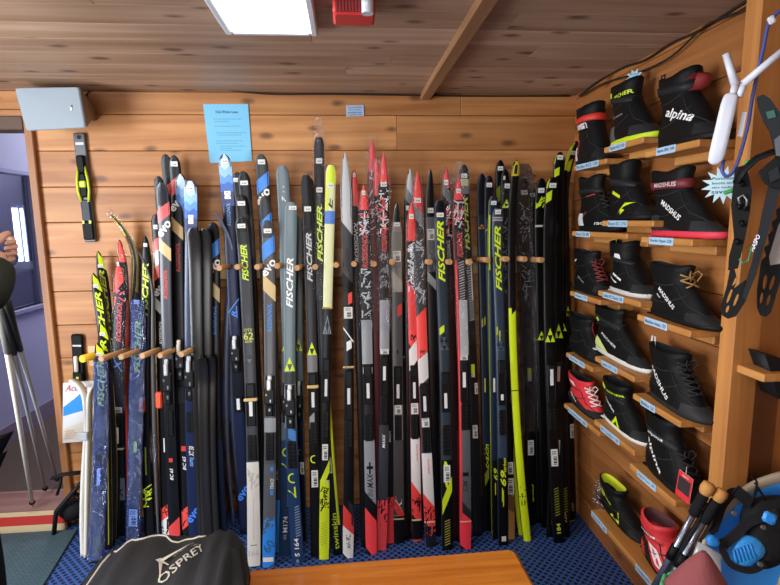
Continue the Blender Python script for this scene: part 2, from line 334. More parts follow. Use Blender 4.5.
mb.build('grille', t)
mb = MB(); mb.tube([(b2.x-.022, a.y-.045, ZC-.004), (b2.x-.022, a.y-.045, ZC-.06)], [.018, .016], M('#c9ccd2', .1, 0., .5), 10); mb.build('strobe', t)['label'] = 'clear strobe lens'

# cables along the top of the walls
def cable(name, pts, r, mat, lab, cat='cable'):
    mb = MB(); P = []
    pts = [Vector(p) for p in pts]
    for i in range(len(pts)-1):
        p0, p1, p2, p3 = pts[max(i-1, 0)], pts[i], pts[i+1], pts[min(i+2, len(pts)-1)]
        for k in range(6):
            u = k/6; P.append(.5*((2*p1)+(p2-p0)*u+(2*p0-5*p1+4*p2-p3)*u*u+(3*p1-p0-3*p2+p3)*u**3))
    P.append(pts[-1]); mb.tube(P, r, mat, 6); return tag(mb.build(name, loc=pts[0]), lab, cat)
yc = YW-.012
cable('speaker_cable', [pl(x, y, 1, yc) for x, y in ((80, 110), (84, 101), (95, 87), (130, 88), (180, 90), (222, 90), (270, 94), (330, 94), (400, 95), (470, 96), (570, 96))], .004, M('#2a2420', .6), 'dark speaker cable tacked along the top of the back wall')
xc = XR-.012
cable('side_cable', [pl(x, y, 0, xc) for x, y in ((579, 96), (600, 80), (622, 68), (645, 60), (670, 44), (700, 30), (735, 8), (748, 0), (770, -16))], .004, M('#2a2420', .6), 'upper dark cable running along the top of the boot wall')
cable('sagging_cable', [pl(x, y, 0, xc-.01) for x, y in ((581, 97), (602, 84), (640, 72), (672, 56), (705, 26), (738, 12), (764, -6))], .0035, M('#2a2420', .6), 'lower sagging dark cable along the top of the boot wall')

# speaker on the wall
t = thing('wall_speaker', pl(75, 112, 1, YW), 'grey box loudspeaker bracketed to the wall above the doorway', 'speaker')
mb = MB(); GR = M('#a9b4bc', .55); SD = M('#8d816c', .6)
def spk(px, py, Y): return pl(px, py, 1, Y)
yf, yb = YW-.2, YW-.05
fl = [(15, 88), (80, 87), (87, 128), (27, 131)]; bk = [(30, 92), (92, 104), (94, 120), (40, 124)]
fp = [spk(*p, yf) for p in fl]; mid = [spk(p[0]+(2.5 if i in (1, 2) else -1), p[1], yf+.03) for i, p in enumerate(fl)]; bp_ = [spk(*p, yb) for p in bk]
def rr(q, n=4, k=.14):
    out = []
    for i in range(4):
        a, b, c = q[i-1], q[i], q[(i+1) % 4]; p1 = b+(a-b)*k; p2 = b+(c-b)*k
        for j in range(n+1): u = j/n; out.append(p1*(1-u)**2+b*2*u*(1-u)+p2*u*u)
    return out
mb.grid([rr(bp_), rr(mid), rr(fp, k=.05)], SD, True, True, True, False); mb.build('cabinet', t)
mb = MB(); c0 = sum(fp, Vector())/4; ring = rr(fp, k=.05); rows = [ring, [c0+(p-c0)*.97+Vector((0, -.008, 0)) for p in ring], [c0+(p-c0)*.93+Vector((0, -.0085, 0)) for p in ring], [c0+(p-c0)*.02+Vector((0, -.0085, 0)) for p in ring]]
mb.grid(rows, M('#94a0a9', .6, noise=900), True, True, False, True); g = mb.build('grille', t)
mb = MB(); q = spk(71.3, 108, yf-.009); mb.box(q-Vector((.004, .002, .01)), q+Vector((.004, .001, .01)), M('#d8d8d8', .3)); q = spk(71.3, 106.5, yf-.009); mb.box(q-Vector((.002, .004, .004)), q+Vector((.002, .0, .004)), M('#44484c', .3)); mb.build('badge', g)
mb = MB(); q = spk(92, 112, YW-.04); mb.box(q+Vector((-.03, -.04, -.035)), q+Vector((.0, .04, .035)), SD, .006); mb.build('bracket', t)

# papers pinned up
def sheet(name, corners, Y, mat, lab, cat='paper'):
    mb = MB(); P = [pl(x, y, 1, Y) for x, y in corners]
    mb.poly(P, mat); mb.poly([p+Vector((0, .002, 0)) for p in P][::-1], mat)
    for i in range(4): mb.poly([P[i], P[i-1], P[i-1]+Vector((0, .002, 0)), P[i]+Vector((0, .002, 0))], mat)
    return mb, P
mb, P = sheet('paper_notice', ((203, 104), (210, 163), (252, 161), (248, 104)), YW-.005, M('#7cc4e8', .7), '')
ux = P[3]-P[0]; uy = P[0]-P[1]; INK = M('#24505f', .7); GRY = M('#5aa0bf', .7)
text_on(mb, 'Kids Winter Lease', P[1]+uy*.845+ux*.26, ux*.5, uy*.045, INK, bold=.01)
for v, a0, a1 in ((.74, .18, .84), (.70, .2, .52), (.62, .18, .78), (.51, .2, .88), (.47, .22, .76), (.37, .17, .78), (.33, .17, .68), (.28, .24, .82), (.245, .24, .5), (.21, .24, .72)):
    o = P[1]+uy*v+ux*(a0+.04*(1-v)); n = Vector((0, -.0006, 0)); w = ux*(a1-a0); k = 0.
    while k < 1:
        e = min(1, k+random.uniform(.06, .16)); mb.poly([o+w*k+n, o+w*(e-.015)+n, o+w*(e-.015)+uy*.012+n, o+w*k+uy*.012+n], GRY); k = e
tag(mb.build('paper_notice', loc=P[1]), 'light blue paper notice pinned to the back wall above the skis', 'notice')
mb, P = sheet('wall_sign', ((346, 105.5), (346.2, 116.5), (364, 116), (363.5, 105)), YW-.005, M('#a8c4e4', .5), '')
ux = P[3]-P[0]; uy = P[0]-P[1]
for i, s_ in enumerate(('Touring Skis', 'Back Country', 'mountain tours', 'cut ground trails')): text_on(mb, s_, P[1]+uy*(.72-.22*i)+ux*(.1+(.05 if i == 1 else 0)), ux*(.8-(.1 if i == 1 else 0)), uy*.15, M('#20304c', .6), bold=.01)
tag(mb.build('wall_sign', loc=P[1]), 'tiny pale blue sign about touring skis high on back wall', 'sign')

# ------------------------------------------------------------------ peg racks
def peg(parent, px, py, mat, ln=.14, r=.0135, sx=0., lab=None):
    e = pl(px, py, 1, YW-ln); o = Vector((e.x+sx, YW-.015, e.z-.012)); mb = MB()
    mb.tube([o, e], [r, r*.95], mat, 10); p = mb.build('peg', parent)
    if lab: p['label'] = lab
def rail(lab, x0, x1, y0, y1):
    a, b = pl(x0, y0, 1, YW-.02), pl(x1, y1, 1, YW-.02); t = thing('peg_rack', (a.x, YW, b.z), lab, 'rack'); mb = MB()
    mb.box((a.x, YW-.025, b.z), (b.x, YW, a.z), W_RAIL, .003); mb.build('rail', t); return t
t = rail('long pale wooden peg rail holding the adult skis upright on the back wall', 206, 548, 251, 272)
for x, y in ((219, 268), (237, 267), (257, 267), (277, 266), (297, 268), (315, 267), (336, 265), (354, 264), (374, 264), (392, 262), (430, 262), (450, 262), (470, 262), (488, 260), (507, 259), (525, 259), (542, 260)): peg(t, x, y, W_PEG, .25, sx=.02 if x < 300 else (-.02 if x > 400 else 0))
t = rail('short low wooden peg rail holding the kids skis beside the doorway', 88, 200, 346, 362)
for x, y in ((101, 359), (121, 357), (142, 356), (160, 355.5), (181, 354.5)): peg(t, x, y, W_PEG, .27, sx=.05)
peg(t, 82, 359, M('#e8b41e', .45), .2, .018, .06, 'yellow painted peg')

# ------------------------------------------------------------------ skis
SIDEC = {}
class Ski:
    def __init__(s, tip, mid, tail, w, layer, label, base=BLACK, rot=0., curl=.035, shape='point', edge=None, deco=(), parts=(), rough=.32, ns=56, back='#1a1a1c', group='cross country skis on the back wall', thick=1., yt=None):
        s.foot = pl(tail[0], tail[1], 2, 0.); yt = YW-.06-.028*layer if yt is None else yt
        top = pl(tip[0], tip[1], 1, yt); fwd = Vector((math.sin(math.radians(rot)), -math.cos(math.radians(rot)), 0)); s.curl = curl
        e = top.copy()
        for _ in range(3):
            ax = (e-s.foot).normalized(); wd = fwd.cross(ax).normalized()*-1
            wd = ax.cross(fwd).normalized()*-1 if False else fwd.cross(ax).normalized()
            if rot == 0 and wd.x < 0: wd = -wd
            n = wd.cross(ax)
            if n.dot(fwd) < 0: n = -n
            e = top-n*curl
        s.a = ax; s.n = n; s.w = wd if abs(rot) > 60 or wd.x > 0 else -wd
        if s.w.x < 0: s.w = -s.w
        s.L = (e-s.foot).length; s.shape = shape; s.thick = thick
        # lateral bend so that the middle passes through mid
        s.bend = 0.; s.hw0 = .03
        best = min(range(1, 100), key=lambda i: abs(proj(s.c(i/100))[1]-mid[1])); u = best/100; p = s.c(u); d = (p-EYE).dot(_fw)
        s.bend = (mid[0]-proj(p)[0])*d/F/(4*u*(1-u))
        s.hw0 = w*d/F/2/max(.3, abs(s.w.dot(RT)))
        if abs(rot) > 40: s.hw0 = .026
        s.tab = [(proj(s.c(i/200))[1], i/200) for i in range(201)]
        s.root = thing('cross_country_ski', s.foot, label, 'ski', group)
        s.mb = MB(); top_m = M(dk(base), rough, coat=.06); ed = M(dk(edge or base), .4); rows = []
        T = (-1, -.86, -.3, .3, .86, 1)
        S = [i/(ns-14)*.86 for i in range(ns-14)]+[.86+.14*(1-(1-i/18)**2.4) for i in range(19)]
        b0 = len(s.mb.v)
        for u in S:
            th = s.th(u); rows.append([s.P(u, t, -.0015 if abs(t) == 1 else 0) for t in T]+[s.P(u, 1, -th), s.P(u, -1, -th)])
        n_ = 8
        for r in rows: s.mb.v += r
        bk = M(dk(back), .5)
        for i in range(len(rows)-1):
            for j in range(n_):
                k = (j+1) % n_; mt = top_m if j < 5 else (bk if j == 6 else ed)
                s.mb.face((b0+i*n_+j, b0+i*n_+k, b0+(i+1)*n_+k, b0+(i+1)*n_+j), mt, True)
        s.mb.face([b0+j for j in range(n_)][::-1], ed); s.mb.face([b0+(len(rows)-1)*n_+j for j in range(n_)], top_m)
        for d in deco: s.deco(*d)
        s.body = s.mb.build('ski_body', s.root)
        for p in parts: s.part(*p)
    def th(s, u): return s.thick*(.007+.012*math.sin(math.pi*min(1, max(0, u*1.05)))**.8*(1 if u < .9 else 1-(u-.9)*5))
    def c(s, u):
        k = max(0, (u-.84)/.16); off = s.curl*k**2.1
        return s.foot+s.a*(u*s.L)+s.n*(off+.0)+RT*(4*u*(1-u)*s.bend)
    def hw(s, u):
        f = .9+.1*min(1, u/.05) if u < .05 else 1.
        f *= 1-.10*math.sin(math.pi*min(1, u/.88))
        if s.shape == 'point':
            k = max(0, (u-.9)/.1); f *= (1-k**1.7*.72)*(1 if u < .985 else max(.25, math.sqrt(max(0, 1-((u-.985)/.015)**2))))
        elif s.shape == 'round':
            k = max(0, (u-.968)/.032); f *= math.sqrt(max(.02, 1-k**2.3))
        elif s.shape == 'flat':
            k = max(0, (u-.975)/.025); f *= math.sqrt(max(.25, 1-.75*k**2.4))
        return s.hw0*max(f, .12)
    def P(s, u, t, h): return s.c(u)+s.w*(t*s.hw(u))+s.n*(h+.0016*(1-t*t))
    def sy(s, y):
        T = s.tab
        if y >= T[0][0]: return 0.
        for (y0, u0), (y1, u1) in zip(T, T[1:]):
            if y0 >= y >= y1: return u0+(u1-u0)*(y0-y)/max(1e-6, y0-y1)
        return 1.
    def pxm(s, y): return (s.c(s.sy(y))-EYE).dot(_fw)/F      # metres per pixel there
    lift = 0.
    def deco(s, kind, *a):
        s.lift += .00012; h = .0005+s.lift
        if kind == 'b':        # y0 y1 colour [slant t0 t1]
            y0, y1, col = a[:3]; sl = a[3] if len(a) > 3 else 0; t0 = a[4] if len(a) > 4 else -1; t1 = a[5] if len(a) > 5 else 1
            n = max(2, int(abs(y1-y0)/7)+1); rows = []
            for i in range(n+1):
                y = y0+(y1-y0)*i/n; rows.append([s.P(s.sy(y+sl*t/2), t, h-(.0012 if abs(t) > .97 else 0)) for t in [t0+(t1-t0)*j/4 for j in range(5)]])
            s.mb.grid(rows, M(dk(col), .35, coat=.06))
        elif kind == 'z':      # zig-zag upper edge (mountains)
            y0, y1, col, amp, ph = a; n = 3; T = [-1+j/6 for j in range(13)]; rows = []
            for i in range(n+1): rows.append([s.P(s.sy((y0+amp*math.sin(t*4.3+ph)*(.6+.4*math.sin(t*9+ph)))*(1-i/n)+y1*i/n), t, h) for t in T])
            s.mb.grid(rows, M(dk(col), .35, coat=.06))
        elif kind == 't':      # text up the ski
            txt, y0, y1, col = a[:4]; hf = a[4] if len(a) > 4 else .55; tc = a[5] if len(a) > 5 else 0; sh = a[6] if len(a) > 6 else .32; bd = a[7] if len(a) > 7 else (.028 if txt == 'FISCHER' else .015)
            v, f, _ = glyphs(txt, sh, bd); u0, u1 = s.sy(y1), s.sy(y0)
            s.mb.add(v, f, M(col, .4), lambda q: s.P(u0+(u1-u0)*q[0], max(-.97, min(.97, tc-(q[1]-.5)*2*hf)), h))
        elif kind == 'e':      # text turned by an angle, yc, size as share of width
            txt, yc, k, col, ang = a[:5]; bd = a[5] if len(a) > 5 else .015; v, f, asp = glyphs(txt, 0, bd); uc = s.sy(yc); W = 2*s.hw(uc)*k; ca, sa = math.cos(math.radians(ang)), math.sin(math.radians(ang)); hh = W/asp
            hh = min(hh*1.0, hh*1.0)
            def fn(q):
                x, y = (q[0]-.5)*W, (q[1]-.5)*hh; X, Y = x*ca-y*sa, x*sa+y*ca
                return s.P(min(1, max(0, uc+Y/s.L)), max(-.98, min(.98, X/s.hw(uc))), h)
            TT = lambda q: abs(((q[0]-.5)*W*ca-(q[1]-.5)*hh*sa)/s.hw(uc)); f = [x for x in f if min(TT(v[i]) for i in x) < .97]
            s.mb.add(v, f, M(col, .4), fn)
        elif kind == 'tri':
            y0, y1, col, inn = a[:4]; u0, u1 = s.sy(y1), s.sy(y0); k = .95
            def tp(t, f): return s.P(u0+(u1-u0)*f, t, h)
            for (ta, tb, fa, fb) in ((-k, 0, 0, .5), (0, k, 0, .5), (-k/2, k/2, .5, 1)):
                s.mb.poly([tp(ta+.02, fa), tp(tb-.02, fa), tp((ta+tb)/2, fb)], M(col, .4))
            s.mb.poly([tp(0, .02), tp(k/2-.03, .49), tp(-k/2+.03, .49)], M(inn, .4))
        elif kind == 'ring':
            yc, k, col, a0, a1 = a; uc = s.sy(yc); r = s.hw(uc)*k; ri = r*.72; n = 14
            def q(rad, an): return s.P(uc+rad*math.sin(an)/s.L, rad*math.cos(an)/s.hw(uc), h)
            A = [math.radians(a0+(a1-a0)*i/n) for i in range(n+1)]; s.mb.grid([[q(r, x) for x in A], [q(ri, x) for x in A]], M(col, .4))
        elif kind == 'hat':    # hatching of short slanted strokes
            y0, y1, col, t0, t1 = a; y = y0
            while y < y1: s.deco('b', y, y+.9, col, -4, t0, t1); y += 2.6
        elif kind == 'rst':    # scribbled graphic: random short strokes
            y0, y1, col, n, sd = a; rg = random.Random(sd)
            for i in range(n):
                u = s.sy(rg.uniform(y0, y1)); t = rg.uniform(-.75, .75); an = rg.choice((.6, -.6, 1.5, 0, 1.1)); l = rg.uniform(.4, .9)*s.hw(u); w = .12*s.hw(u)
                d = Vector((math.cos(an), math.sin(an))); pn = Vector((-d.y, d.x))
                def q(al, ac): v = d*al+pn*ac; return s.P(min(1, max(0, u+v.y/s.L)), max(-.97, min(.97, t+v.x/s.hw(u))), h)
                s.mb.poly([q(-l, -w), q(l, -w), q(l, w), q(-l, w)], M(col, .4))
    def sbox(s, mb, ya, yb, t0, t1, h0, h1, mat, ch=.002):
        """box laid on the ski between image rows ya (upper) and yb, across t0..t1, from height h0 to h1"""
        ua, ub = s.sy(yb), s.sy(ya); W = s.hw((ua+ub)/2)
        mb.box((t0*W, ua*s.L, h0), (t1*W, ub*s.L, h1), mat, ch, lambda p: s.c(min(1, max(0, p.y/s.L)))+s.w*p.x+s.n*p.z)
    def part(s, kind, *a):
        mb = MB(); B = M('#0c0d0e', .45); B2 = M('#191b1d', .4)
        if kind == 'st':       # price sticker near the tip
            y = a[0]; h = a[1] if len(a) > 1 else 4.5; tc = a[2] if len(a) > 2 else 0.; s.sbox(mb, y-h/2, y+h/2, tc-.62, tc+.62, .0025, .0034, M('#dfdfda', .6), .0003)
            u = s.sy(y); hu = h*.18*s.pxm(y)/s.L; s.w0 = s.hw(u)
            for k in (-.3, 0, .22): mb.poly([s.c(u)+s.w*(s.hw(u)*(tc+k+p[0]))+s.n*.0036+s.a*(p[1]*hu*s.L) for p in ((0, -1), (.16, -1), (.16, 1), (0, 1))], M('#55565a', .6))
            mb.build('price_sticker', s.root)
        elif kind == 'bar':    # barcode tag
            y0, y1 = a[:2]; tc = a[2] if len(a) > 2 else 0; w = a[3] if len(a) > 3 else .62; s.sbox(mb, y0, y1, tc-w, tc+w, .003, .004, M('#dcdcd6', .6), .0003); nb = 8
            for i in range(nb):
                ya = y0+(y1-y0)*(.42+.5*i/nb); u0, u1 = s.sy(ya+(y1-y0)*.5/nb*(.4+.6*(i*7 % 3)/2)), s.sy(ya)
                mb.poly([s.c(u)+s.w*(s.hw(u)*(tc+w*t))+s.n*.0043 for u, t in ((u0, -.3), (u0, .7), (u1, .7), (u1, -.3))], M('#38393c', .6))
            for k in (.12, .24): mb.poly([s.c(u)+s.w*(s.hw(u)*(tc+w*t))+s.n*.0043 for u, t in ((s.sy(y0+(y1-y0)*(k+.06)), -.7), (s.sy(y0+(y1-y0)*(k+.06)), .6), (s.sy(y0+(y1-y0)*k), .6), (s.sy(y0+(y1-y0)*k), -.7))], M('#6a6b6e', .6))
            mb.build('barcode_tag', s.root)
        elif kind == 'bind':   # manual binding: y0 lever top, y1 block bottom
            y0, y1 = a[:2]; lv = a[2] if len(a) > 2 else '#d9dadb'; d = y1-y0
            s.sbox(mb, y0+d*.02, y1, -.8, .8, 0, .008, B, .003); s.sbox(mb, y0+d*.3, y0+d*.72, -.92, .92, .006, .022, B2, .006); s.sbox(mb, y0+d*.72, y1, -.55, .55, .006, .016, B, .004)
            s.sbox(mb, y0+d*.44, y0+d*.5, -.7, -.35, .02, .024, M('#8b8e92', .3, .6)); s.sbox(mb, y0+d*.58, y0+d*.66, .05, .35, .02, .025, M('#b9bcc0', .3, .6)); s.sbox(mb, y0+d*.8, y0+d*.88, -.2, .2, .014, .018, M('#8b8e92', .3, .6))
            b = mb.build('binding', s.root); mb = MB(); L_ = M(lv, .3, .2); s.sbox(mb, y0, y0+d*.12, -.28, .45, .02, .032, L_, .004); s.sbox(mb, y0+d*.1, y0+d*.36, -.42, .3, .012, .03, L_, .004)
            mb.build('lever', b)['label'] = 'pale metal binding lever'
        elif kind == 'plate':  # flat mounting plate with printed label
            y0, y1 = a[:2]; stk = a[2] if len(a) > 2 else None; s.sbox(mb, y0, y1, -.82, .82, 0, .007, B, .003); s.sbox(mb, y0+1, y0+(y1-y0)*.3, -.6, .6, .006, .011, B2, .003)
            for k in (-.72, .6): s.sbox(mb, y0+2, y1-2, k, k+.12, .006, .010, B2, .001)
            b = mb.build('binding_plate', s.root)
            if stk: mb = MB(); s.sbox(mb, stk[0], stk[1], -.3, .28, .007, .0085 if stk[0] > y0+(y1-y0)*.3 else .0122, M(stk[2] if len(stk) > 2 else '#dfe0e0', .5), .0006); mb.build('printed_label', b)
        elif kind == 'heel':   # ribbed heel pad
            y0, y1 = a[:2]; s.sbox(mb, y0, y1, -.72, .72, 0, .006, B, .002); n = 7
            for i in range(n):
                y = y0+(y1-y0)*(i+.3)/n
                for k in (-.6, .18): s.sbox(mb, y, y+(y1-y0)*.45/n, k, k+.42, .005, .009, B2, .001)
            mb.build('heel_pad', s.root)
        elif kind == 'band':   # strap around the ski
            y, col = a[:2]; w = a[2] if len(a) > 2 else 1.6; s.sbox(mb, y-w, y+w, -1.12, 1.12, -.012, .014, M(col, .6), .003); mb.build('strap', s.root)['label'] = a[3] if len(a) > 3 else 'tan rubber strap'
        elif kind == 'clip':   # orange ski clip
            y = a[0]; s.sbox(mb, y-8, y+8, -1., .2, .0, .03, M('#e9542c', .5), .006); s.sbox(mb, y-3, y+3, -1.35, -.9, -.01, .02, M('#e9542c', .5), .004); mb.build('ski_clip', s.root)['label'] = 'orange ski clip'
        elif kind == 'film':   # plastic sleeve
            y0, y1 = a[:2]; fm = a[2] if len(a) > 2 else FILM; ext = a[3] if len(a) > 3 else 0; wd = a[4] if len(a) > 4 else 1.25; rg = random.Random(int(y0*7+y1)); u0, u1 = s.sy(y1), s.sy(y0); rows = []; n = max(10, int((y1-y0)/7))
            xs = [u0+(u1-u0)*i/n for i in range(n+1)]
            for i, u in enumerate(xs):
                r = s.hw0*wd; rows.append([s.c(u)+s.w*(math.cos(b)*r*(1+rg.uniform(-.09, .09)))+s.n*(math.sin(b)*(.017+rg.uniform(-.004, .004))-.004) for b in [2*math.pi*k/14 for k in range(14)]])
            if ext:
                e = s.c(1.); dz = ext*s.pxm(y0)
                for k in range(1, 8):
                    f = k/7; r = s.hw0*wd*(1-.45*f)*(1+rg.uniform(-.25, .2)); p = e+s.a*dz*f
                    rows.append([p+s.w*(math.cos(b)*r*(1+rg.uniform(-.3, .3)))+s.n*(math.sin(b)*(.015*(1-.5*f))+rg.uniform(-.004, .004)) for b in [2*math.pi*q/14 for q in range(14)]])
            mb.grid(rows, fm, True, True); mb.build('plastic_sleeve', s.root)['label'] = 'crinkled plastic sleeve'

RED2, SILV, GREYD = '#e9503f', '#b9bcbf', '#4b4e52'
def evo(tip_y, acc, tp, acc2, yb, ytxt, ywood, yros, tcol):
    """tip fade, slanted block, evo lettering, wooden block, maker's lettering"""
    return [('b', tip_y+1, yb-1, '#23283a'), ('b', yb, yb+13, acc, -9), ('e', 'evo', ytxt, 1.35, '#f0f0ec', 52, .03), ('b', ywood, ywood+13, '#cfae74', 11), ('t', 'ROSSIGNOL', yros, yros+30, tcol, .36)]
BV = '#b8bec4'
# --- kids skis by the doorway
FK = [('b', 250, 262, LIME, 8, -.7, 1)]
def S(*a, **k): return Ski(*a, **k)
S((98, 251), (110.5, 350), (113, 540), 9, 0, 'black kids ski with lime tip leaning farthest back beside the doorway', '#26282e', edge='#b9b02a', back='#b9b02a', deco=[('b', 405, 545, '#b9b02a', 0, -.7, -.45), ('b', 405, 545, '#b9b02a', 0, .3, .5), ('b', 253, 266, LIME, 9, -.4, 1), ('t', 'FISCHER', 270, 330, '#b7c43a', .5)], parts=[('st', 266, 3.2)], rot=18)
S((93, 273), (105, 350), (110, 546), 10, 1, 'black lime tipped kids ski, second from the doorway at its tip', '#26282e', edge='#b9b02a', back='#b9b02a', deco=[('b', 275, 288, LIME, 9, -.5, 1), ('t', 'FISCHER', 292, 352, LIME, .55)], parts=[('st', 286, 3.2)], rot=10)
S((101, 322), (105, 400), (106.5, 550), 10, 2, 'short black kids ski with lime tip, upper of the two just above the yellow peg', '#26282e', edge='#b9b02a', back='#b9b02a', deco=[('b', 420, 545, '#b9b02a', 0, -.7, -.45), ('b', 420, 545, '#b9b02a', 0, .3, .5), ('b', 324, 336, LIME, 9, -.5, 1), ('t', 'FISCHER', 340, 395, LIME, .55)], parts=[('st', 334, 3.2)], rot=10)
S((97, 343), (100.5, 430), (95, 563), 12, 3.2, 'short kids ski in a plastic sleeve with painted blue sheen right beside the yellow peg', '#23283a', deco=[('b', 345, 357, LIME, 9, -.5, 1), ('t', 'FISCHER', 361, 407, LIME, .55), ('hat', 538, 556, '#8f9430', -.4, .6)], parts=[('st', 354.5, 3.2), ('plate', 450, 492, (468, 485)), ('film', 356, 560, FILM_B)])
S((119, 240), (126.5, 400), (128.5, 522), 8, 1, 'red edged kids ski with red tip standing behind its pair', '#20222a', edge='#b3322c', deco=[('b', 241, 262, RED2), ('b', 300, 520, '#b5342c', 0, -.3, 1)], parts=[('film', 244, 330)])
S((118, 262), (117.5, 380), (122, 536), 11.5, 2.6, 'dark kids ski with red tip in clear plastic, beside the red edged ski', '#22293c', deco=[('b', 263, 287, RED2, -14), ('t', 'ROSSIGNOL', 302, 342, '#d8454b', .42, .1), ('rst', 288, 302, '#d8454b', 6, 4), ('t', 'XT', 350, 372, '#4d6aa0', .7), ('b', 409, 448, '#2a3346'), ('b', 478, 500, '#71808f'), ('t', 'X', 486, 497, '#20242e', .6)], parts=[('st', 255+9, 4), ('bar', 407, 412.5, 0, .9), ('plate', 414, 446, (427, 443)), ('band', 448.5, '#d8d4c4', .6, 'thin white elastic'), ('film', 268, 415)])
S((111, 215), (131, 330), (134, 532), 7, 1.6, 'tall ski with tip curling towards the doorway in clear plastic', '#3a3c40', rot=-45, curl=.12, edge='#a9ad70', deco=[('b', 218, 236, LIME, 0, -.6, .2), ('b', 243, 300, '#b0b36a', 0, -.2, .15)], parts=[('st', 228, 4), ('film', 216, 330, FILM, 6)])
S((136, 292), (137, 380), (132.5, 546), 11.5, 3.2, 'kids ski with lime lettering in plastic sleeve with painted blue sheen, below the tall lime lettered ski', '#20232a', deco=[('t', 'FISCHER', 321, 373, LIME, .55), ('b', 441, 452, LIME, 0, -.3, .3)], parts=[('st', 302, 4), ('film', 300, 545, FILM_B), ('bar', 509, 526, 0, .75)])
S((145, 236), (145, 330), (150, 541), 10, 1.4, 'tall black ski with lime lettering between the blue sheened sleeve and white tipped edge', '#17181a', deco=[('t', 'FISCHER', 263, 316, LIME, .6, -.1), ('b', 447, 475, '#8a9a1e', 0, -.2, .1), ('rst', 484, 508, LIME, 16, 11)], parts=[('st', 245, 3.6), ('clip', 404)])
S((138, 252), (151.5, 380), (158, 541), 6, 2.4, 'thin grey edged ski whose pale tip curls left in front of lime lettered ski', '#3b3e42', rot=-72, curl=.06, edge='#5a5d60', deco=[('b', 252, 262, '#d6d8d6', 0, -.9, .5)], parts=[('film', 430, 460)])
S((156, 214), (161, 330), (168, 541), 11.5, 2, 'black ski with red and pale grey slanted blocks at its tip', '#17181b', shape='round', edge='#3a3a3c', deco=[('b', 237, 249, '#d8433e', -9), ('b', 249, 265, '#c9cccb', -9), ('b', 264, 277, '#d8433e', -9), ('e', 'evo', 289, 1.55, '#f0f0ec', 50, .03), ('b', 302, 314, '#c6c8c4', 11), ('t', 'ROSSIGNOL', 321, 344, '#dcdcda', .32), ('b', 438, 452, '#d8d8d6', 0, -.1, .12), ('b', 505, 522, '#e04a3c', -8), ('e', 'XT', 510, .9, '#1a1a1c', 60), ('b', 517, 540, '#d8d8d6', -8), ('rst', 520, 534, '#1a1a1c', 7, 3)], parts=[('st', 227, 4.4), ('clip', 399)])
# --- touring skis
S((158, 176), (166, 330), (171, 536), 10, 2.8, 'grey touring ski hidden behind its red blocked pair, tip just to the left', '#2a2d36', shape='round', deco=[('b', 178, 196, '#1b1e2c')], edge='#55585c')
S((161, 182), (168, 370), (175, 543), 11.5, 4, 'grey touring ski with red block, white evo lettering and pale wooden block', '#4a4e56', shape='round', edge='#34373c', deco=[('b', 182, 206, '#1c2030'), ('b', 206, 219, '#e4514e', -9), ('e', 'evo', 229, 1.55, '#f2f2ee', 52, .03), ('b', 243, 256, '#cfb27c', 11), ('t', 'ROSSIGNOL', 270, 299, '#e0504a', .36), ('b', 404, 540, '#1d1f26'), ('t', 'BC 65', 468, 480, '#e8e8e6', .3), ('b', 458, 462, '#c23a34', 0, -.4, .3), ('b', 522, 541, '#d8433e', -10)], parts=[('bind', 358, 404), ('heel', 410, 436)])
S((165, 154), (175, 300), (181, 536), 10, 1, 'black touring ski at the back, tip left of the red and wooden blocked ski', '#1c1d20', shape='round', deco=[('b', 156, 184, '#16171c'), ('b', 184, 195, '#c8453e', -8)])
S((173.5, 155), (179.5, 320), (188, 541), 11, 2.2, 'black touring ski with dark red block, wooden block and red lettering', '#212226', shape='round', edge='#2a2a2c', deco=[('b', 178, 193, '#c8453e', -9), ('e', 'evo', 204, 1.55, '#e8e8e0', 52, .03), ('b', 222, 235, '#c9a86a', 11), ('t', 'ROSSIGNOL', 243, 272, '#c8473e', .36), ('b', 446, 451, '#c23a34', 0, -.5, .4), ('t', 'BC 65', 456, 470, '#e0e0de', .32), ('b', 507, 526, '#e04a3c', -8), ('rst', 510, 526, '#1a1a1c', 7, 5)], parts=[('st', 164, 5), ('bind', 339, 380, '#cfcabb'), ('heel', 386, 404)])
MT = '#a9cdf2'
def mount(y, dx=0): return [('b', y, y+20, '#bcd6f0'), ('z', y+14, y+30, '#8fbdf0', 2.2, dx), ('z', y+22, y+36, '#5b94e0', 2.4, 1+dx), ('z', y+29, y+46, '#2f62b8', 2.4, 2+dx), ('z', y+37, y+52, '#22346a', 2., 3+dx)]
def shield(s, y): pass
S((180, 174), (184.5, 290), (191, 530), 11, 2.4, 'navy ski with light blue mountain tip, left of its identical twin', '#243258', shape='round', deco=mount(174))
S((190, 180), (190, 360), (195, 541), 12, 3.4, 'navy ski with light blue mountain tip and badge, front one left of the black bases', '#26365e', shape='round', deco=mount(181, 1)+[('b', 215, 224, '#e8e8e4', 0, -.4, .4), ('tri', 216, 222, '#26365e', '#e8e8e4'), ('b', 400, 541, '#1d2a52'), ('t', 'XT 50', 446, 456, '#e8e0cc', .45), ('t', 'touring', 457, 466, '#7aa2e0', .5), ('e', 'evo', 515, 1.55, '#3f7fe0', 52, .03)], parts=[('st', 188, 4.5), ('bind', 355, 400), ('heel', 412, 432)])
SK = dict(base='#2e2b27', rough=.24, shape='round', edge='#1c1a18', back='#333333')
S((192.5, 227), (198.5, 400), (205, 542), 13.5, 4.4, 'tall ski turned base out, dark brown base, left of its twin', **SK)
S((204, 228), (207, 380), (214, 541), 12.5, 3.9, 'tall ski turned base out, dark brown base, right of its twin', **SK)
S((201, 357), (204, 450), (208, 548), 11.5, 5.6, 'short ski turned base out leaning on tall bases, left one', **SK)
S((210, 356), (211.5, 450), (216, 547), 10, 5.2, 'short ski turned base out leaning on tall bases, right one', **SK)
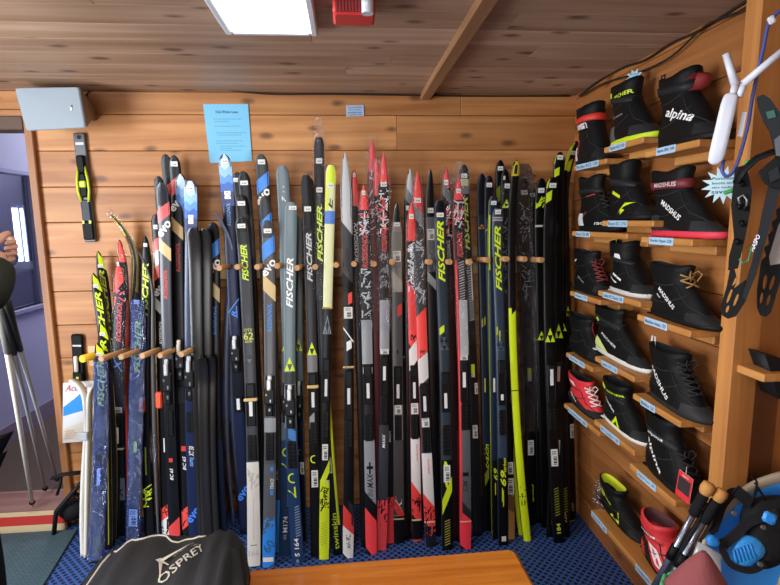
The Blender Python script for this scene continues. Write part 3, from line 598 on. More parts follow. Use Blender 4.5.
S((212.5, 222), (214.5, 350), (222, 541), 11.5, 2.2, 'black ski with blue slanted block and wooden block beside the dark bases', '#26282d', shape='round', deco=[('b', 222, 243, '#17191f'), ('b', 243, 258, '#2f86e6', -10), ('e', 'evo', 267, 1.55, '#f0f0ec', 50, .03), ('b', 283, 297, '#cdb47e', 12), ('t', 'ROSSIGNOL', 306, 335, '#3a86d8', .42), ('b', 440, 541, '#1f2a4a')], parts=[])
S((213, 211), (224, 340), (232, 524), 6, 3.3, 'slate grey ski seen on edge, tip curling left, in front of its pair', '#4c566c', rot=-58, curl=.11, edge='#6a7488', deco=[('b', 380, 420, '#4a6cae', 0, -1, 1), ('b', 515, 524, '#3f7fe0')])
S((216, 216), (228.5, 340), (241, 522), 6, 2.6, 'slate grey ski seen on edge, farther back of the curling pair', '#47506a', rot=-58, curl=.1, edge='#626c80', deco=[('b', 340, 352, '#4a7fd8'), ('b', 395, 420, '#4a6cae'), ('b', 510, 522, '#3f7fe0')])
S((224, 154), (236, 350), (246, 534), 12, 2.4, 'tall navy ski with light blue mountain tip over the paper notice', '#1f2a4c', shape='round', deco=mount(154, 2)+[('b', 191, 199, '#e8e8e4', 0, -.5, .5), ('tri', 192, 198, '#1f2a4c', '#e8e8e4'), ('t', 'ROSSIGNOL', 203, 226, '#7aa6e0', .3), ('b', 305, 306.5, '#3f86e6', -14), ('b', 306, 318, '#3f86e6', 0, .45, .6), ('t', 'R', 311, 317, '#3f86e6', .4), ('b', 336, 400, '#131a30'), ('e', 'evo', 493, 1.55, '#3f7fe0', 52, .03)], parts=[('st', 161, 4.2), ('bind', 335, 372), ('plate', 396, 412, (398, 409))])
G4 = dict(shape='round', edge='#101012')
S((237, 172), (250, 350), (257, 541), 11, 2, 'black ski with rounded tip, rearmost left of the four by the navy ski', '#1b1c1f', parts=[('st', 180, 4, -.2)], **G4)
S((243, 171), (254, 350), (262, 547), 12, 2.9, 'black ski with broad rounded tip, rearmost right of the four by the navy ski', '#202225', parts=[('st', 183, 4.5)], deco=[('b', 200, 260, '#33363a')], **G4)
S((240.5, 195), (251, 360), (258.5, 561), 12.5, 3.9, 'black rounded ski, second from the front in the lime lettered group', '#1d1f21', parts=[('st', 203.5, 4.5)], deco=[('b', 215, 260, '#2a2d30')], **G4)
S((240.5, 217), (249.5, 360), (254, 567), 13, 4.9, 'grey ski with lime lettering, black rounded tip and white tail', '#4a4e52', deco=[('b', 218, 232, '#141517'), ('b', 232, 244, '#2b2e31'), ('t', 'FISCHER', 245, 281, '#c4dc2c', .5), ('e', 'OTX', 330, .7, '#c4cc50', 0), ('e', '62', 336, .8, '#c4cc50', 0), ('e', '62/50', 341.5, .6, '#c4cc50', 0), ('tri', 354, 364, '#3a3d41', '#5a5e62'), ('b', 462, 566, '#dcd9cf'), ('rst', 468, 486, '#b9b6ac', 9, 2), ('b', 498, 540, '#c6c3b9', 0, -.06, .06), ('b', 544.5, 545.5, '#8a8880', 0, -.5, .5), ('e', '166', 553, .75, '#9a978c', 0, -.02)], parts=[('st', 226, 4.4), ('plate', 383, 426, (401, 416)), ('band', 399.5, '#d8b978'), ('heel', 435, 460)], **G4)
S((261, 154), (267.5, 320), (273, 548), 12, 2.6, 'grey ski with blue block and white lettering, tallest of the three blue blocked', '#45484c', shape='round', deco=[('b', 176, 190, '#2f86e6', -10), ('e', 'evo', 197, 1.55, '#ecebe4', 52, .03)], parts=[('st', 162, 4.8)])
S((264, 196), (272.5, 350), (278, 552), 11, 3.6, 'grey ski with blue block, middle height of the three blue blocked', '#45484c', shape='round', deco=[('b', 217, 229, '#2f86e6', -10), ('b', 500, 552, '#3d8be4'), ('t', 'BC 65', 470, 480, '#e8e8e6', .3)])
S((267, 220), (270, 360), (268.5, 567), 12.5, 4.8, 'grey ski with blue block, evo lettering and blue tail with white label, front one', '#54575a', shape='round', deco=[('b', 221, 238, '#4a4c50'), ('b', 240, 256, '#2f86e6', -10), ('e', 'evo', 268, 1.55, '#f4f4f0', 52, .03), ('b', 280, 296, '#cdb47e', 12), ('t', 'ROSSIGNOL', 304, 332, '#3f8ae0', .36), ('b', 418, 432, '#8b8f94'), ('b', 464, 567, '#5b5f64'), ('b', 467, 471, '#3d8be4', 0, .1, .6), ('t', 'TRACK', 478, 489, '#e8e8e6', .3, .4), ('b', 490, 495, '#3d8be4', 0, .1, .6), ('b', 530, 567, '#2f8ae6', -8), ('rst', 520, 536, '#2f8ae6', 12, 8), ('e', '60', 546, .95, '#25639f', 55, .02), ('b', 557, 561.5, '#e8e8e4', 0, -.9, .8)], parts=[('st', 231, 4.6), ('bind', 375, 416), ('heel', 433, 460)])
GT = '#5c6e74'
NV = [('b', 440, 566, '#173a66')]
S((297, 216), (298.5, 340), (303, 542), 9, 2.6, 'grey green ski half hidden behind the lime triangle ski, on its right', GT, shape='flat', deco=[('tri', 338, 351, LIME, '#3a4a4e'), ('b', 420, 541, '#16223a'), ('ring', 452, .7, LIME, 90, 250)], parts=[('bind', 380, 420), ('bar', 462, 474, .3, .5)])
S((282, 166), (287, 330), (284.5, 556), 12.5, 3.5, 'tall grey green ski with flat tip, pale marks and long blue tail', GT, shape='flat', deco=[('t', '7', 196, 202, '#e8ece8', .3), ('b', 186, 188, '#9fb0b0', 0, -.1, .15), ('b', 191, 192.5, '#9fb0b0', 0, -.1, .15), ('tri', 338, 351, LIME, '#3a4a4e'), ('b', 440, 556, '#173a66'), ('ring', 452, .8, LIME, 90, 280), ('e', 'V', 466, .7, LIME, 20), ('hat', 482, 506, '#8fa6c0', .2, .9), ('t', 'M174', 516, 532, '#e8ecf0', .38, 0, 0), ('t', '55', 534, 539, '#c8ccd0', .2, 0, 0)], parts=[('bind', 382, 422), ])
S((291, 202), (289.5, 340), (298, 563), 12.5, 4.9, 'grey green ski with white lettering, lime triangle and short blue tail', '#62757b', shape='flat', deco=[('t', 'FISCHER', 258, 308, '#f2f4f2', .55), ('tri', 357, 371, LIME, '#4e5a44'), ('b', 372, 384, '#3a4646'), ('b', 428, 563, '#173a66'), ('b', 428, 440, '#3f7ab8', 8, -.5, .8), ('ring', 478, .85, LIME, 80, 290), ('e', 'V', 493, .8, LIME, 25), ('hat', 507, 536, '#8fa6c0', .0, .8), ('t', 'S 164', 538, 556, '#eef0f2', .38, 0, 0), ('t', '55', 559, 562, '#c8ccd0', .2, 0, 0)], parts=[('st', 208, 4, .3), ('bind', 384, 428), ('heel', 441, 468)])
S((309, 178), (317, 340), (322, 548), 9, 3, 'black ski mostly hidden behind the grey lettered black ski', '#1a1b1d', shape='flat', deco=[('b', 326, 335, LIME, 0, .5, 1)])
S((306, 175), (312, 350), (316, 557), 11, 4.3, 'black ski with flat tip, grey lettering and lime triangle', '#3c3f42', shape='flat', deco=[('b', 176, 226, '#141517'), ('b', 226, 232, '#141517', -8), ('t', 'FISCHER', 233, 282, '#b9bcbc', .5), ('tri', 342, 355, LIME, '#2c2e30'), ('b', 355, 372, '#6a6d70'), ('b', 412, 557, '#17181a'), ('b', 413, 425, '#8b8f92', -10, -.8, .2), ('ring', 459, .8, LIME, 80, 280)], parts=[('st', 209, 5), ('plate', 373, 412, (392, 407)), ('band', 386.5, '#d8b978'), ('heel', 422, 444), ('bar', 470, 487)])
S((319, 137), (321, 290), (338, 555), 10, 3.4, 'tall ski in clear plastic bag reaching high above the others', '#202836', shape='flat', edge='#cfe61e', deco=[('b', 139, 190, '#1a2436'), ('t', 'FISCHER', 206, 262, '#cde03a', .55), ('b', 380, 400, '#1c1d1f'), ('b', 395, 525, LIME, 0, .5, 1), ('t', 'twinskin', 513, 549, LIME, .55, -.1, 0)], parts=[('st', 161, 5.2), ('st', 190, 5), ('film', 140, 300, FILM, 23, 1.35), ('bar', 457, 473, -.3)])
S((331, 165), (327, 340), (324, 560), 10, 4.8, 'ski with bright lime tip, blue tape, lime tail and pale yellow body', '#d9dfae', shape='flat', deco=[('b', 166, 186, LIME), ('t', 'E', 196, 209, '#22262a', .5), ('b', 186, 211, '#cfdd4a', 0, -1, -.3), ('b', 211, 224, '#4a7ac8'), ('b', 308, 480, '#1a1b1d'), ('b', 310, 333, '#31353a'), ('tri', 315, 334, '#7c848e', '#3a3e46'), ('b', 470, 483, '#d6ea1e', -22, -1, 1), ('b', 483, 559, '#d6ea1e'), ('rst', 488, 512, '#20220f', 15, 6), ('t', 'swin', 487, 505, '#20220f', .5, .1), ('hat', 522, 545, '#b4c81a', -.6, .4)], parts=[('st', 185.5, 4.6), ('plate', 358, 402, (379, 396)), ('band', 308, '#c9b45a', 1., 'yellow cord'), ('heel', 412, 438), ('bar', 444, 460)])
S((345, 153), (348.5, 340), (348, 558), 11, 4.3, 'ski with pale silver tip, dark body and white and red tail', '#4a4d51', deco=[('b', 153, 218, '#b9bcbd'), ('b', 212, 228, '#b9bcbd', 14, -1, 1), ('t', 'ROSSIGNOL', 248, 272, '#26282b', .36), ('b', 282, 512, '#141517'), ('b', 278, 288, '#141517', 12), ('b', 294, 305, '#e0463e', -6, .0, .8), ('b', 334, 336, '#ececec', 14), ('b', 341, 350, '#ececec', -6, -.4, .6), ('b', 500, 521, '#3a3d40', 12, .0, .9), ('b', 511, 532, '#d93a34', 14, -1, 1), ('b', 530, 558, '#dcdbd6', 10), ('t', 'xi-9L', 534, 549, '#3a3b3d', .45)], parts=[('bar', 307, 318.5, 0, .85), ('band', 367, '#e4cfa0', .9), ('plate', 370, 420, (388, 404)), ('heel', 421, 447)])
S((354, 169), (359.5, 340), (366, 547), 10, 3.3, 'red tipped race ski in plastic, dark maroon edge, left of its twin', '#2a2224', edge='#5a1f22', deco=[('b', 169, 206, '#ee4a44'), ('t', 'ROSSIGNOL', 222, 262, '#b9bec0', .42)], parts=[('st', 175, 4), ('film', 200, 320)])
S((363.5, 185), (367, 340), (371.5, 554), 11.5, 4.9, 'red tipped race ski with grey middle and red tail, front one in plastic', '#33363a', deco=[('b', 185, 210, '#f04c46'), ('rst', 211, 234, '#c8cdd0', 12, 3), ('rst', 214, 232, '#d8453e', 6, 31), ('t', 'ROSSIGNOL', 234, 268, '#e05048', .5), ('rst', 268, 318, '#b9bec2', 18, 17), ('b', 320, 364, '#8f9499'), ('b', 440, 512, '#8d9399'), ('b', 462, 474, '#20232a', 0, -.15, .15), ('b', 466, 469, '#20232a', 0, -.6, .6), ('t', 'MAX', 473, 488, '#20232a', .55), ('t', '186', 488, 500, '#5a6066', .5), ('b', 498, 518, '#1f2226', 14), ('b', 514, 554, '#ef4146', 14)], parts=[('st', 193, 4.4), ('bar', 367, 373.5, 0, .9), ('plate', 364, 404, (383, 398)), ('heel', 415, 441), ('film', 192, 330)])
S((372, 140), (376, 330), (378, 541), 10, 2.4, 'tallest red tipped race ski, wrapped in loose clear plastic', '#6a1d22', edge='#b3262c', deco=[('b', 140, 172, '#ee4650'), ('rst', 172, 235, '#b9bec0', 14, 12)], parts=[('film', 142, 300, FILM, 4, 1.4)])
S((376, 157), (387, 340), (390, 543), 9.5, 3.4, 'red tipped race ski with bright red tail, farther right of the bagged pair', '#232528', edge='#7a2024', deco=[('b', 158, 196, '#f0504c'), ('rst', 198, 234, '#d8d8d8', 14, 22), ('rst', 200, 236, '#e04a44', 10, 23), ('t', 'ROSSIGNOL', 236, 250, '#d8453e', .4), ('b', 305, 316, '#d8453e', -6, .1, .9), ('t', 'MAXX', 430, 442, '#e0e0e0', .25), ('b', 497, 543, '#ee4146'), ('rst', 497, 516, '#20181a', 11, 7)], parts=[('film', 160, 320, FILM, 0, 1.35)])
S((383.5, 153), (384.5, 340), (381.5, 550), 10.5, 4.7, 'red tipped race ski in plastic with silver middle, left of the short grey ski', '#2a2c30', deco=[('b', 153, 184, '#f04c4a'), ('rst', 190, 232, '#d0d4d6', 18, 41), ('rst', 195, 230, '#e04a44', 12, 42), ('t', 'ROSSIGNOL', 226, 252, '#e0463e', .5), ('rst', 254, 300, '#70757a', 20, 43), ('b', 300, 350, '#8d9197'), ('b', 425, 500, '#43484e'), ('t', 'MAXX', 434, 448, '#e8e8e8', .3), ('b', 500, 550, '#ee4a50'), ('rst', 500, 524, '#2a1a1c', 12, 44)], parts=[('st', 184.5, 4.6), ('bar', 349, 354, 0, .9), ('plate', 356, 396, (366, 380)), ('heel', 398, 424), ('film', 156, 330, FILM, 0, 1.4)])
S((397, 203), (397.5, 340), (399, 543), 11, 4.2, 'shortest grey ski with dark pointed tip, standing alone right of the red tips', '#8a8a82', deco=[('b', 203, 222, '#2f3133'), ('b', 232, 268, '#7a7a72'), ('b', 276, 292, '#a5a59c', 12), ('b', 292, 405, '#55555a'), ('b', 306, 317, '#d8453e', -6, .0, .9), ('b', 350, 354, '#3a3a3e', 0, -.2, .2), ('b', 440, 515, '#55504e'), ('t', 'XI', 496, 512, '#d8d8d6', .6), ('b', 505, 516, '#d93a34', 16), ('b', 516, 543, '#17171a'), ('b', 518, 519.5, '#c8b890')], parts=[('st', 224.5, 4), ('bar', 251, 262, 0, .75), ('plate', 366, 405, (384, 398)), ('bar', 405, 414, 0, .7), ('heel', 415, 440)])
S((402, 300), (405.5, 400), (405, 540), 9, 2, 'plain dark ski in the gap right of the short grey ski', '#141416', deco=[('b', 356, 358, '#d8d8d6', 0, -.9, .3)])
S((410, 169), (409.5, 330), (412, 538), 10, 3.2, 'ski with tall pale grey tip and near black body, left of the small red tip', '#1b1c20', deco=[('b', 169, 195, '#b9bcbd'), ('b', 192, 204, '#6a6d70', 12)], parts=[('st', 208, 4.6)])
S((417.5, 172), (422.5, 350), (431, 547), 11, 4.1, 'red tipped ski in plastic with white and red tail, right of its twin', '#4a4d50', edge='#c43a3c', deco=[('b', 172, 214, '#f04a46'), ('b', 208, 222, '#8d9094', 12), ('b', 230, 234, '#3a3c3e'), ('rst', 224, 300, '#a9aeb2', 22, 51), ('b', 312, 356, '#ee4a44', -10), ('t', 'S/R', 350, 360, '#2a1a1c', .55), ('b', 356, 382, '#d6d6d2', -8), ('b', 453, 510, '#dedbd8'), ('t', 'xium', 459, 475, '#d8453e', .2, .2), ('b', 500, 528, '#ea4240', 14), ('rst', 508, 522, '#20181a', 12, 52), ('b', 521, 522.5, '#d8c8a0'), ('b', 526, 547, '#23283a'), ('rst', 526, 534, '#d8453e', 4, 53)], parts=[('st', 200.5, 5), ('plate', 383, 418, (396, 411)), ('bar', 417, 427, 0, .75), ('heel', 427, 453), ('film', 176, 310)])
S((411.5, 202), (413.5, 350), (417, 541), 10, 5, 'ski with small red tip, red middle and white and red tail', '#2a2d30', edge='#e8463c', deco=[('b', 202, 241, '#f04a46'), ('rst', 244, 300, '#d8dadc', 26, 61), ('t', 'ROSSIGNOL', 246, 290, '#d8dadc', .4), ('b', 288, 350, '#ee3f3c', 14), ('t', 'R', 334, 344, '#2a1416', .6), ('b', 344, 365, '#e4e3e0', -12), ('b', 438, 500, '#e2dfdb'), ('t', 'xium', 444, 462, '#d8453e', .2, .3), ('b', 488, 520, '#ea4240', 14), ('rst', 497, 514, '#20181a', 14, 62), ('b', 520, 541, '#17171a'), ('b', 519, 520.5, '#d8c8a0'), ('b', 539, 541, '#c23a34')], parts=[('st', 216.5, 5), ('plate', 365, 403, (382, 398)), ('bar', 403, 414, 0, .8), ('heel', 415, 439), ('film', 220, 330)])
S((430.5, 169), (433, 330), (437, 536), 9.5, 3.2, 'black tipped ski with grey panel and square code sticker, left of lime lettering', '#5a5d60', edge='#c23a34', deco=[('b', 170, 217, '#17181a'), ('b', 217, 272, '#5f6266'), ('rst', 250, 272, '#83878b', 10, 71), ('b', 272, 360, '#2a2d31'), ('b', 276, 286, '#9a9da0', 10), ('b', 360, 536, '#121214')], parts=[('st', 210.5, 5), ('bar', 229, 240, 0, .8)])
S((446, 167), (452, 340), (457, 541), 10, 3, 'red tipped race ski behind the lime lettered ski', '#3a1c1e', edge='#a12a2c', deco=[('b', 168, 188, '#f04a46'), ('b', 186, 200, '#6a6d70', 14), ('rst', 200, 240, '#d8dadc', 14, 81), ('rst', 204, 238, '#e04a44', 14, 82), ('t', 'ROSSIGNOL', 240, 262, '#b9bec0', .4), ('b', 430, 540, '#5a1c20', 0, .4, 1)], parts=[('st', 182.5, 5), ('film', 170, 320)])
S((440, 200), (444, 340), (447.5, 550), 11.5, 5, 'slate ski with big lime lettering between the two red tipped race skis', '#394652', shape='flat', deco=[('b', 201, 218, '#15171a'), ('t', 'FISCHER', 221, 282, '#d4ea22', .6), ('b', 325, 332, LIME, -8, -.8, .1), ('tri', 332, 342, '#1c2126', '#4a5763'), ('tri', 341, 350, '#4a5763', '#1c2126'), ('b', 460, 550, '#121314'), ('t', '69', 461, 490, '#d4ea22', .6, 0, .3, .03), ('b', 490, 504, LIME, -14, -.2, -.05), ('b', 488, 503, LIME, -26, -.9, .9), ('hat', 520, 545, '#a9a53a', -.5, .5)], parts=[('st', 215, 4.4), ('plate', 372, 412, (393, 408)), ('heel', 425, 455), ('bar', 465, 482)])
S((458.5, 178), (463, 340), (465.5, 549), 11.5, 4.9, 'red tipped race ski with red edge, grey tail and red end, right of lime lettering', '#2a2c2f', edge='#d8363c', deco=[('b', 178, 200, '#f0424c'), ('rst', 200, 225, '#c8ccce', 14, 91), ('rst', 203, 228, '#e04a50', 10, 92), ('t', 'ROSSIGNOL', 232, 257, '#e0463e', .5), ('hat', 262, 300, '#b9bec2', -.4, .6), ('b', 300, 355, '#b5b8ba'), ('b', 430, 512, '#5d6165'), ('b', 472, 476, '#23262a', 0, -.5, .6), ('t', 'IUM', 480, 492, '#33363a', .5), ('b', 505, 522, '#3a3d42', 14), ('b', 515, 549, '#ee3a4a', 10), ('b', 520.5, 521.7, '#e0c8a0'), ('b', 260, 520, '#d8363c', 0, -1, -.62)], parts=[('st', 191, 4.6), ('bar', 355, 360, 0, .8), ('plate', 360, 402, (372, 387)), ('heel', 405, 430), ('film', 180, 350, FILM, 17, 1.2)])
S((464, 164.5), (471.5, 340), (478, 536), 10, 3.2, 'ski with navy blue tip and pale lime lettering in clear plastic', '#2a2d30', shape='round', deco=[('b', 165, 174, '#141c3a'), ('b', 179, 186, '#cfd2a0'), ('b', 186, 194, '#7d8388'), ('t', 'FISCHER', 197, 250, '#d6e86a', .6), ('hat', 260, 320, '#e0e2e0', -.2, .8), ('b', 262, 300, '#e6e8e4', 0, .5, .75), ('b', 364, 374, '#d4ea22', 0, -.4, .4), ('b', 374, 377, '#c9c9c4', 0, -.4, .4)], parts=[('st', 176, 4.2), ('film', 166, 345), ('bar', 425, 438, .0, .55), ('bar', 383, 394, .6, .35)])
# --- navy and black skis towards the corner
S((482, 173.5), (485, 360), (487.5, 531), 9, 2.1, 'navy ski with orange mark below its rounded tip, leftmost of that dark cluster', '#26364e', shape='round', deco=[('b', 174, 215, '#141c30'), ('tri', 224, 229, '#c8862c', '#26364e'), ('b', 316, 324, '#b9c43a', -12, -.6, -.3), ('b', 318, 326, '#b9c43a', -12, 0, .3), ('b', 378, 392, '#cfe05a', 0, -.3, .0), ('b', 445, 531, '#141517'), ('t', 'c-skin', 444, 468, LIME, .55), ('b', 470, 482, '#8c9a20', -16, -.5, .5)], parts=[])
S((489.5, 175.5), (491.5, 360), (492, 529), 9, 2.7, 'navy ski with pale sticker and orange mark, second of the dark cluster', '#24344c', shape='round', deco=[('b', 176, 218, '#141c30'), ('tri', 226, 231, '#c8862c', '#24344c'), ('b', 316, 324, '#b9c43a', -12, -.6, -.3), ('b', 378, 392, '#e6e8e6', 0, -.3, .1), ('b', 455, 529, '#141517'), ('t', '69 carbon', 444, 470, LIME, .6), ('hat', 486, 515, '#7a7f28', -.5, .5)], parts=[('st', 185, 4.4), ('bar', 450, 463, .2, .6)])
S((500.5, 160), (505.5, 340), (510, 529), 9, .8, 'black ski with sticker, tallest of the cluster left of the black plastic bag', '#141518', shape='round', deco=[('b', 185, 200, '#9db026', -9, -.9, 0)], parts=[('st', 168.5, 4.2)])
S((505.5, 169), (509, 340), (512, 532), 8.5, 1.5, 'black ski with plain tip just right of the tallest in the dark cluster', '#17181b', shape='round', deco=[('b', 176, 180, '#dcdcda', 0, -.5, .0)])
S((494, 196), (494, 360), (496.5, 539), 9, 4, 'navy ski with lime edge line, half hidden left of big lime lettering', '#22334c', edge='#b9cf2a', shape='flat', deco=[('b', 215, 270, '#c8dc2a', 0, -.9, -.6), ('b', 378, 392, '#dfe2da', 0, -.3, .2), ('b', 460, 539, '#141517'), ('t', '69', 468, 480, LIME, .5), ('b', 482, 494, LIME, -14, -.2, .0)], parts=[('st', 203, 4)])
S((507.5, 180), (508, 360), (510.5, 539), 9.5, 3.2, 'black ski in plastic with lime triangle tip and varnished wooden tail', '#1a1b1d', shape='round', deco=[('tri', 199, 208, LIME, '#1a1b1d'), ('rst', 215, 300, '#6d7276', 22, 101), ('b', 300, 400, '#1a1b1d'), ('b', 388, 402, '#9a9da0', 0, .4, .8), ('b', 494, 539, '#b98a4a'), ('b', 494, 510, '#7a5a34', 6)], parts=[('st', 186, 4.6), ('film', 185, 380), ('bar', 462, 474, 0, .8), ('bar', 478, 494, 0, .85)])
S((498, 208), (500.5, 340), (503.5, 545), 10.5, 5, 'slate ski with tall lime lettering, front of the dark cluster', '#32445a', shape='flat', deco=[('b', 209, 214, '#16202e'), ('b', 217, 218.5, '#b9a0a0'), ('b', 219.5, 221, '#b9a0a0'), ('t', 'FISCHER', 226, 291, '#d4ea22', .6), ('b', 324, 332, '#b9c43a', -8, -.8, -.5), ('b', 330, 340, '#b9c43a', -8, -.3, 0), ('tri', 336, 346, '#22303e', '#44566a'), ('tri', 345, 351, '#44566a', '#22303e'), ('b', 458, 545, '#121315'), ('t', '69', 470, 486, LIME, .6, 0, .3, .03), ('t', 'carbon', 458, 472, LIME, .35, .3), ('b', 486, 500, LIME, -14, -.3, -.15), ('b', 490, 506, LIME, -20, -.1, .1), ('b', 536, 541, '#d8d8d4', 0, -.4, .5)], parts=[('st', 212, 4.6), ('plate', 360, 405, (394, 400)), ('heel', 410, 435)])
S((514, 176), (509, 400), (521.5, 535), 6, 2.6, 'narrow black ski with thin lime lower edge, behind the bright lime one', '#1d1e1c', shape='round', deco=[('b', 310, 430, '#aebf1e', 0, -.6, .6), ('b', 430, 535, '#d2e81e')], parts=[])
S((517, 160), (515.5, 400), (527.5, 541), 8, 4.2, 'ski with lime loop tip and bright lime lower half bending right', '#161719', shape='round', deco=[('b', 161, 176, '#c8b828'), ('b', 165, 174, '#3a3a20', 0, -.4, .4), ('b', 308, 541, '#d6ee1c'), ('b', 306, 314, '#161719', -8, -.2, 1), ('rst', 488, 506, '#2a3008', 7, 111), ('b', 390, 391, '#4a5010')])
SB = S((524.5, 178), (528.5, 340), (531, 525), 10.5, 3.1, 'black ski wrapped in heavily crinkled plastic knotted at the top', '#17181a', shape='round', deco=[('rst', 200, 300, '#8f9498', 30, 121), ('b', 368, 377, '#d4ea22', 0, -.4, .4), ('b', 377, 381, '#c9c9c4', 0, -.4, .4), ('t', 'speed', 484, 502, LIME, .25, .4)], parts=[('st', 192.5, 4.6), ('film', 180, 430, film('wrinkled_black_film', '#c8c8c8', .2, .1, 1., 90), 14, 1.75), ('bar', 440, 455), ('band', 176, '#c9ccd0', 1.2, 'plastic knot')])
S((532.5, 188), (537, 350), (540, 523), 8, 2, 'black ski peeking out right of the crinkled plastic bag', '#131416', shape='round', deco=[('tri', 333, 341, LIME, '#131416')], parts=[('st', 195, 4), ('bar', 447, 462, .2, .45)])
BK = dict(shape='round', edge='#1a1b1c')
S((542, 178), (541.5, 340), (546, 527), 10, 3, 'short black ski with lime flash below its white sticker', '#131416', deco=[('rst', 199, 208, LIME, 6, 131), ('b', 202, 206, LIME, -6, -.9, .2), ('b', 225, 227, '#c8c8bc'), ('tri', 331, 340, LIME, '#131416')], parts=[('st', 190.5, 4.8)], **BK)
S((560.5, 152), (558.5, 330), (551.5, 537), 11, 3.6, 'tall black ski with lime flash, second tallest by the boot wall', '#141517', deco=[('b', 155, 164, '#a9bb20', 0, -1, -.85), ('b', 167, 175, LIME, -6, -.9, 0), ('tri', 324, 338, LIME, '#141517'), ('hat', 484, 512, '#7a7f28', -.3, .5), ('t', '192', 516, 525, '#b9c43a', .3)], parts=[('st', 157.5, 4.6), ('plate', 360, 400, (366, 381, '#a8988c')), ('bar', 440, 455, .2, .6)], **BK)
S((553.5, 177), (550, 330), (559.5, 543), 12, 5, 'black ski with sticker, lime triangle and small 184 on tail, front by boot wall', '#161719', deco=[('b', 179, 188, '#c8d81e', 0, -1, -.8), ('b', 190, 200, LIME, -8, -.9, 0), ('tri', 328, 342, LIME, '#161719'), ('b', 372, 385, '#e4e6e6', 0, -.3, .2), ('hat', 488, 516, '#8c9230', -.4, .4), ('t', '184', 523, 533, '#d0dc3c', .35, 0, 0)], parts=[('st', 185.5, 4.8), ('plate', 364, 404, (369, 385)), ('heel', 408, 430), ('bar', 449, 466)], **BK)
S((566, 170), (563, 340), (566, 537), 9, 2.9, 'black ski between the front sticker ski and the tall curled one', '#101113', deco=[('tri', 322, 331, LIME, '#101113'), ('hat', 488, 512, '#7a7f28', -.3, .5), ('t', '177', 512, 522, '#b9b05a', .25)], **BK)
S((577, 141), (568.5, 340), (573, 522), 9, 2.2, 'tall black ski with lime edged tip curling right in front of boot wall', '#121315', rot=20, curl=.09, deco=[('b', 143, 185, '#b4c81e', 0, -1, -.55), ('b', 160, 172, LIME, -8, -.5, .4), ('tri', 306, 316, LIME, '#121315'), ('t', '177', 502, 511, '#b9b05a', .25), ('b', 520, 521, '#8c9230')], parts=[('st', 153, 4), ('bar', 424, 438, .2, .5)], edge='#8f9c20', shape='round')
LW, LS, EXPO = 26, 74, 0.76

# ------------------------------------------------------------------ boot wall: stud, shelves, boots
mb = MB(); sa = pl(719, 320, 0, 1.05); mb.box((1.055, 1.29, 0), (1.135, 1.345, ZC), W_STUD, .003); struct(mb.build('pillar_right'))
XF = .985
def shelf(pa, pb, lab, txt, t0=.3, t1=.72, hang=None, xf=XF, grp='single boot shelves on the boot wall'):
    """pa, pb: image points of the upper front edge, corner end and stud end"""
    a, b = pl(*pa, 0, xf), pl(*pb, 0, xf); z = (a.z+b.z)/2; y0, y1 = min(a.y, b.y), max(a.y, b.y)
    t = thing('boot_shelf', ((xf+XR)/2, (y0+y1)/2, z-.02), lab, 'shelf', grp)
    mb = MB(); mb.box((xf, y0, z-.021), (XR-.0005, y1, z), W_SHELF, .003); mb.build('board', t)
    mb = MB(); mb.box((xf+.09, y0+.02, z-.05), (XR-.0005, y1-.02, z-.0215), W_SHELF, .003); mb.build('cleat', t)
    d = y1-y0; ya, yb = y1-d*t0, y1-d*t1; mb = MB(); PL = M('#a9c8e0', .5)
    mb.box((xf-.0025, yb, z-.0225), (xf-.0003, ya, z+.0005), PL, .0004)
    text_on(mb, txt, (xf-.0026, ya-.006, z-.017), (0, -(ya-yb)+.012, 0), (0, 0, .012), M('#27405c', .6), bold=.01); mb.build('price_label', t)['label'] = 'pale blue label strip'
    return z
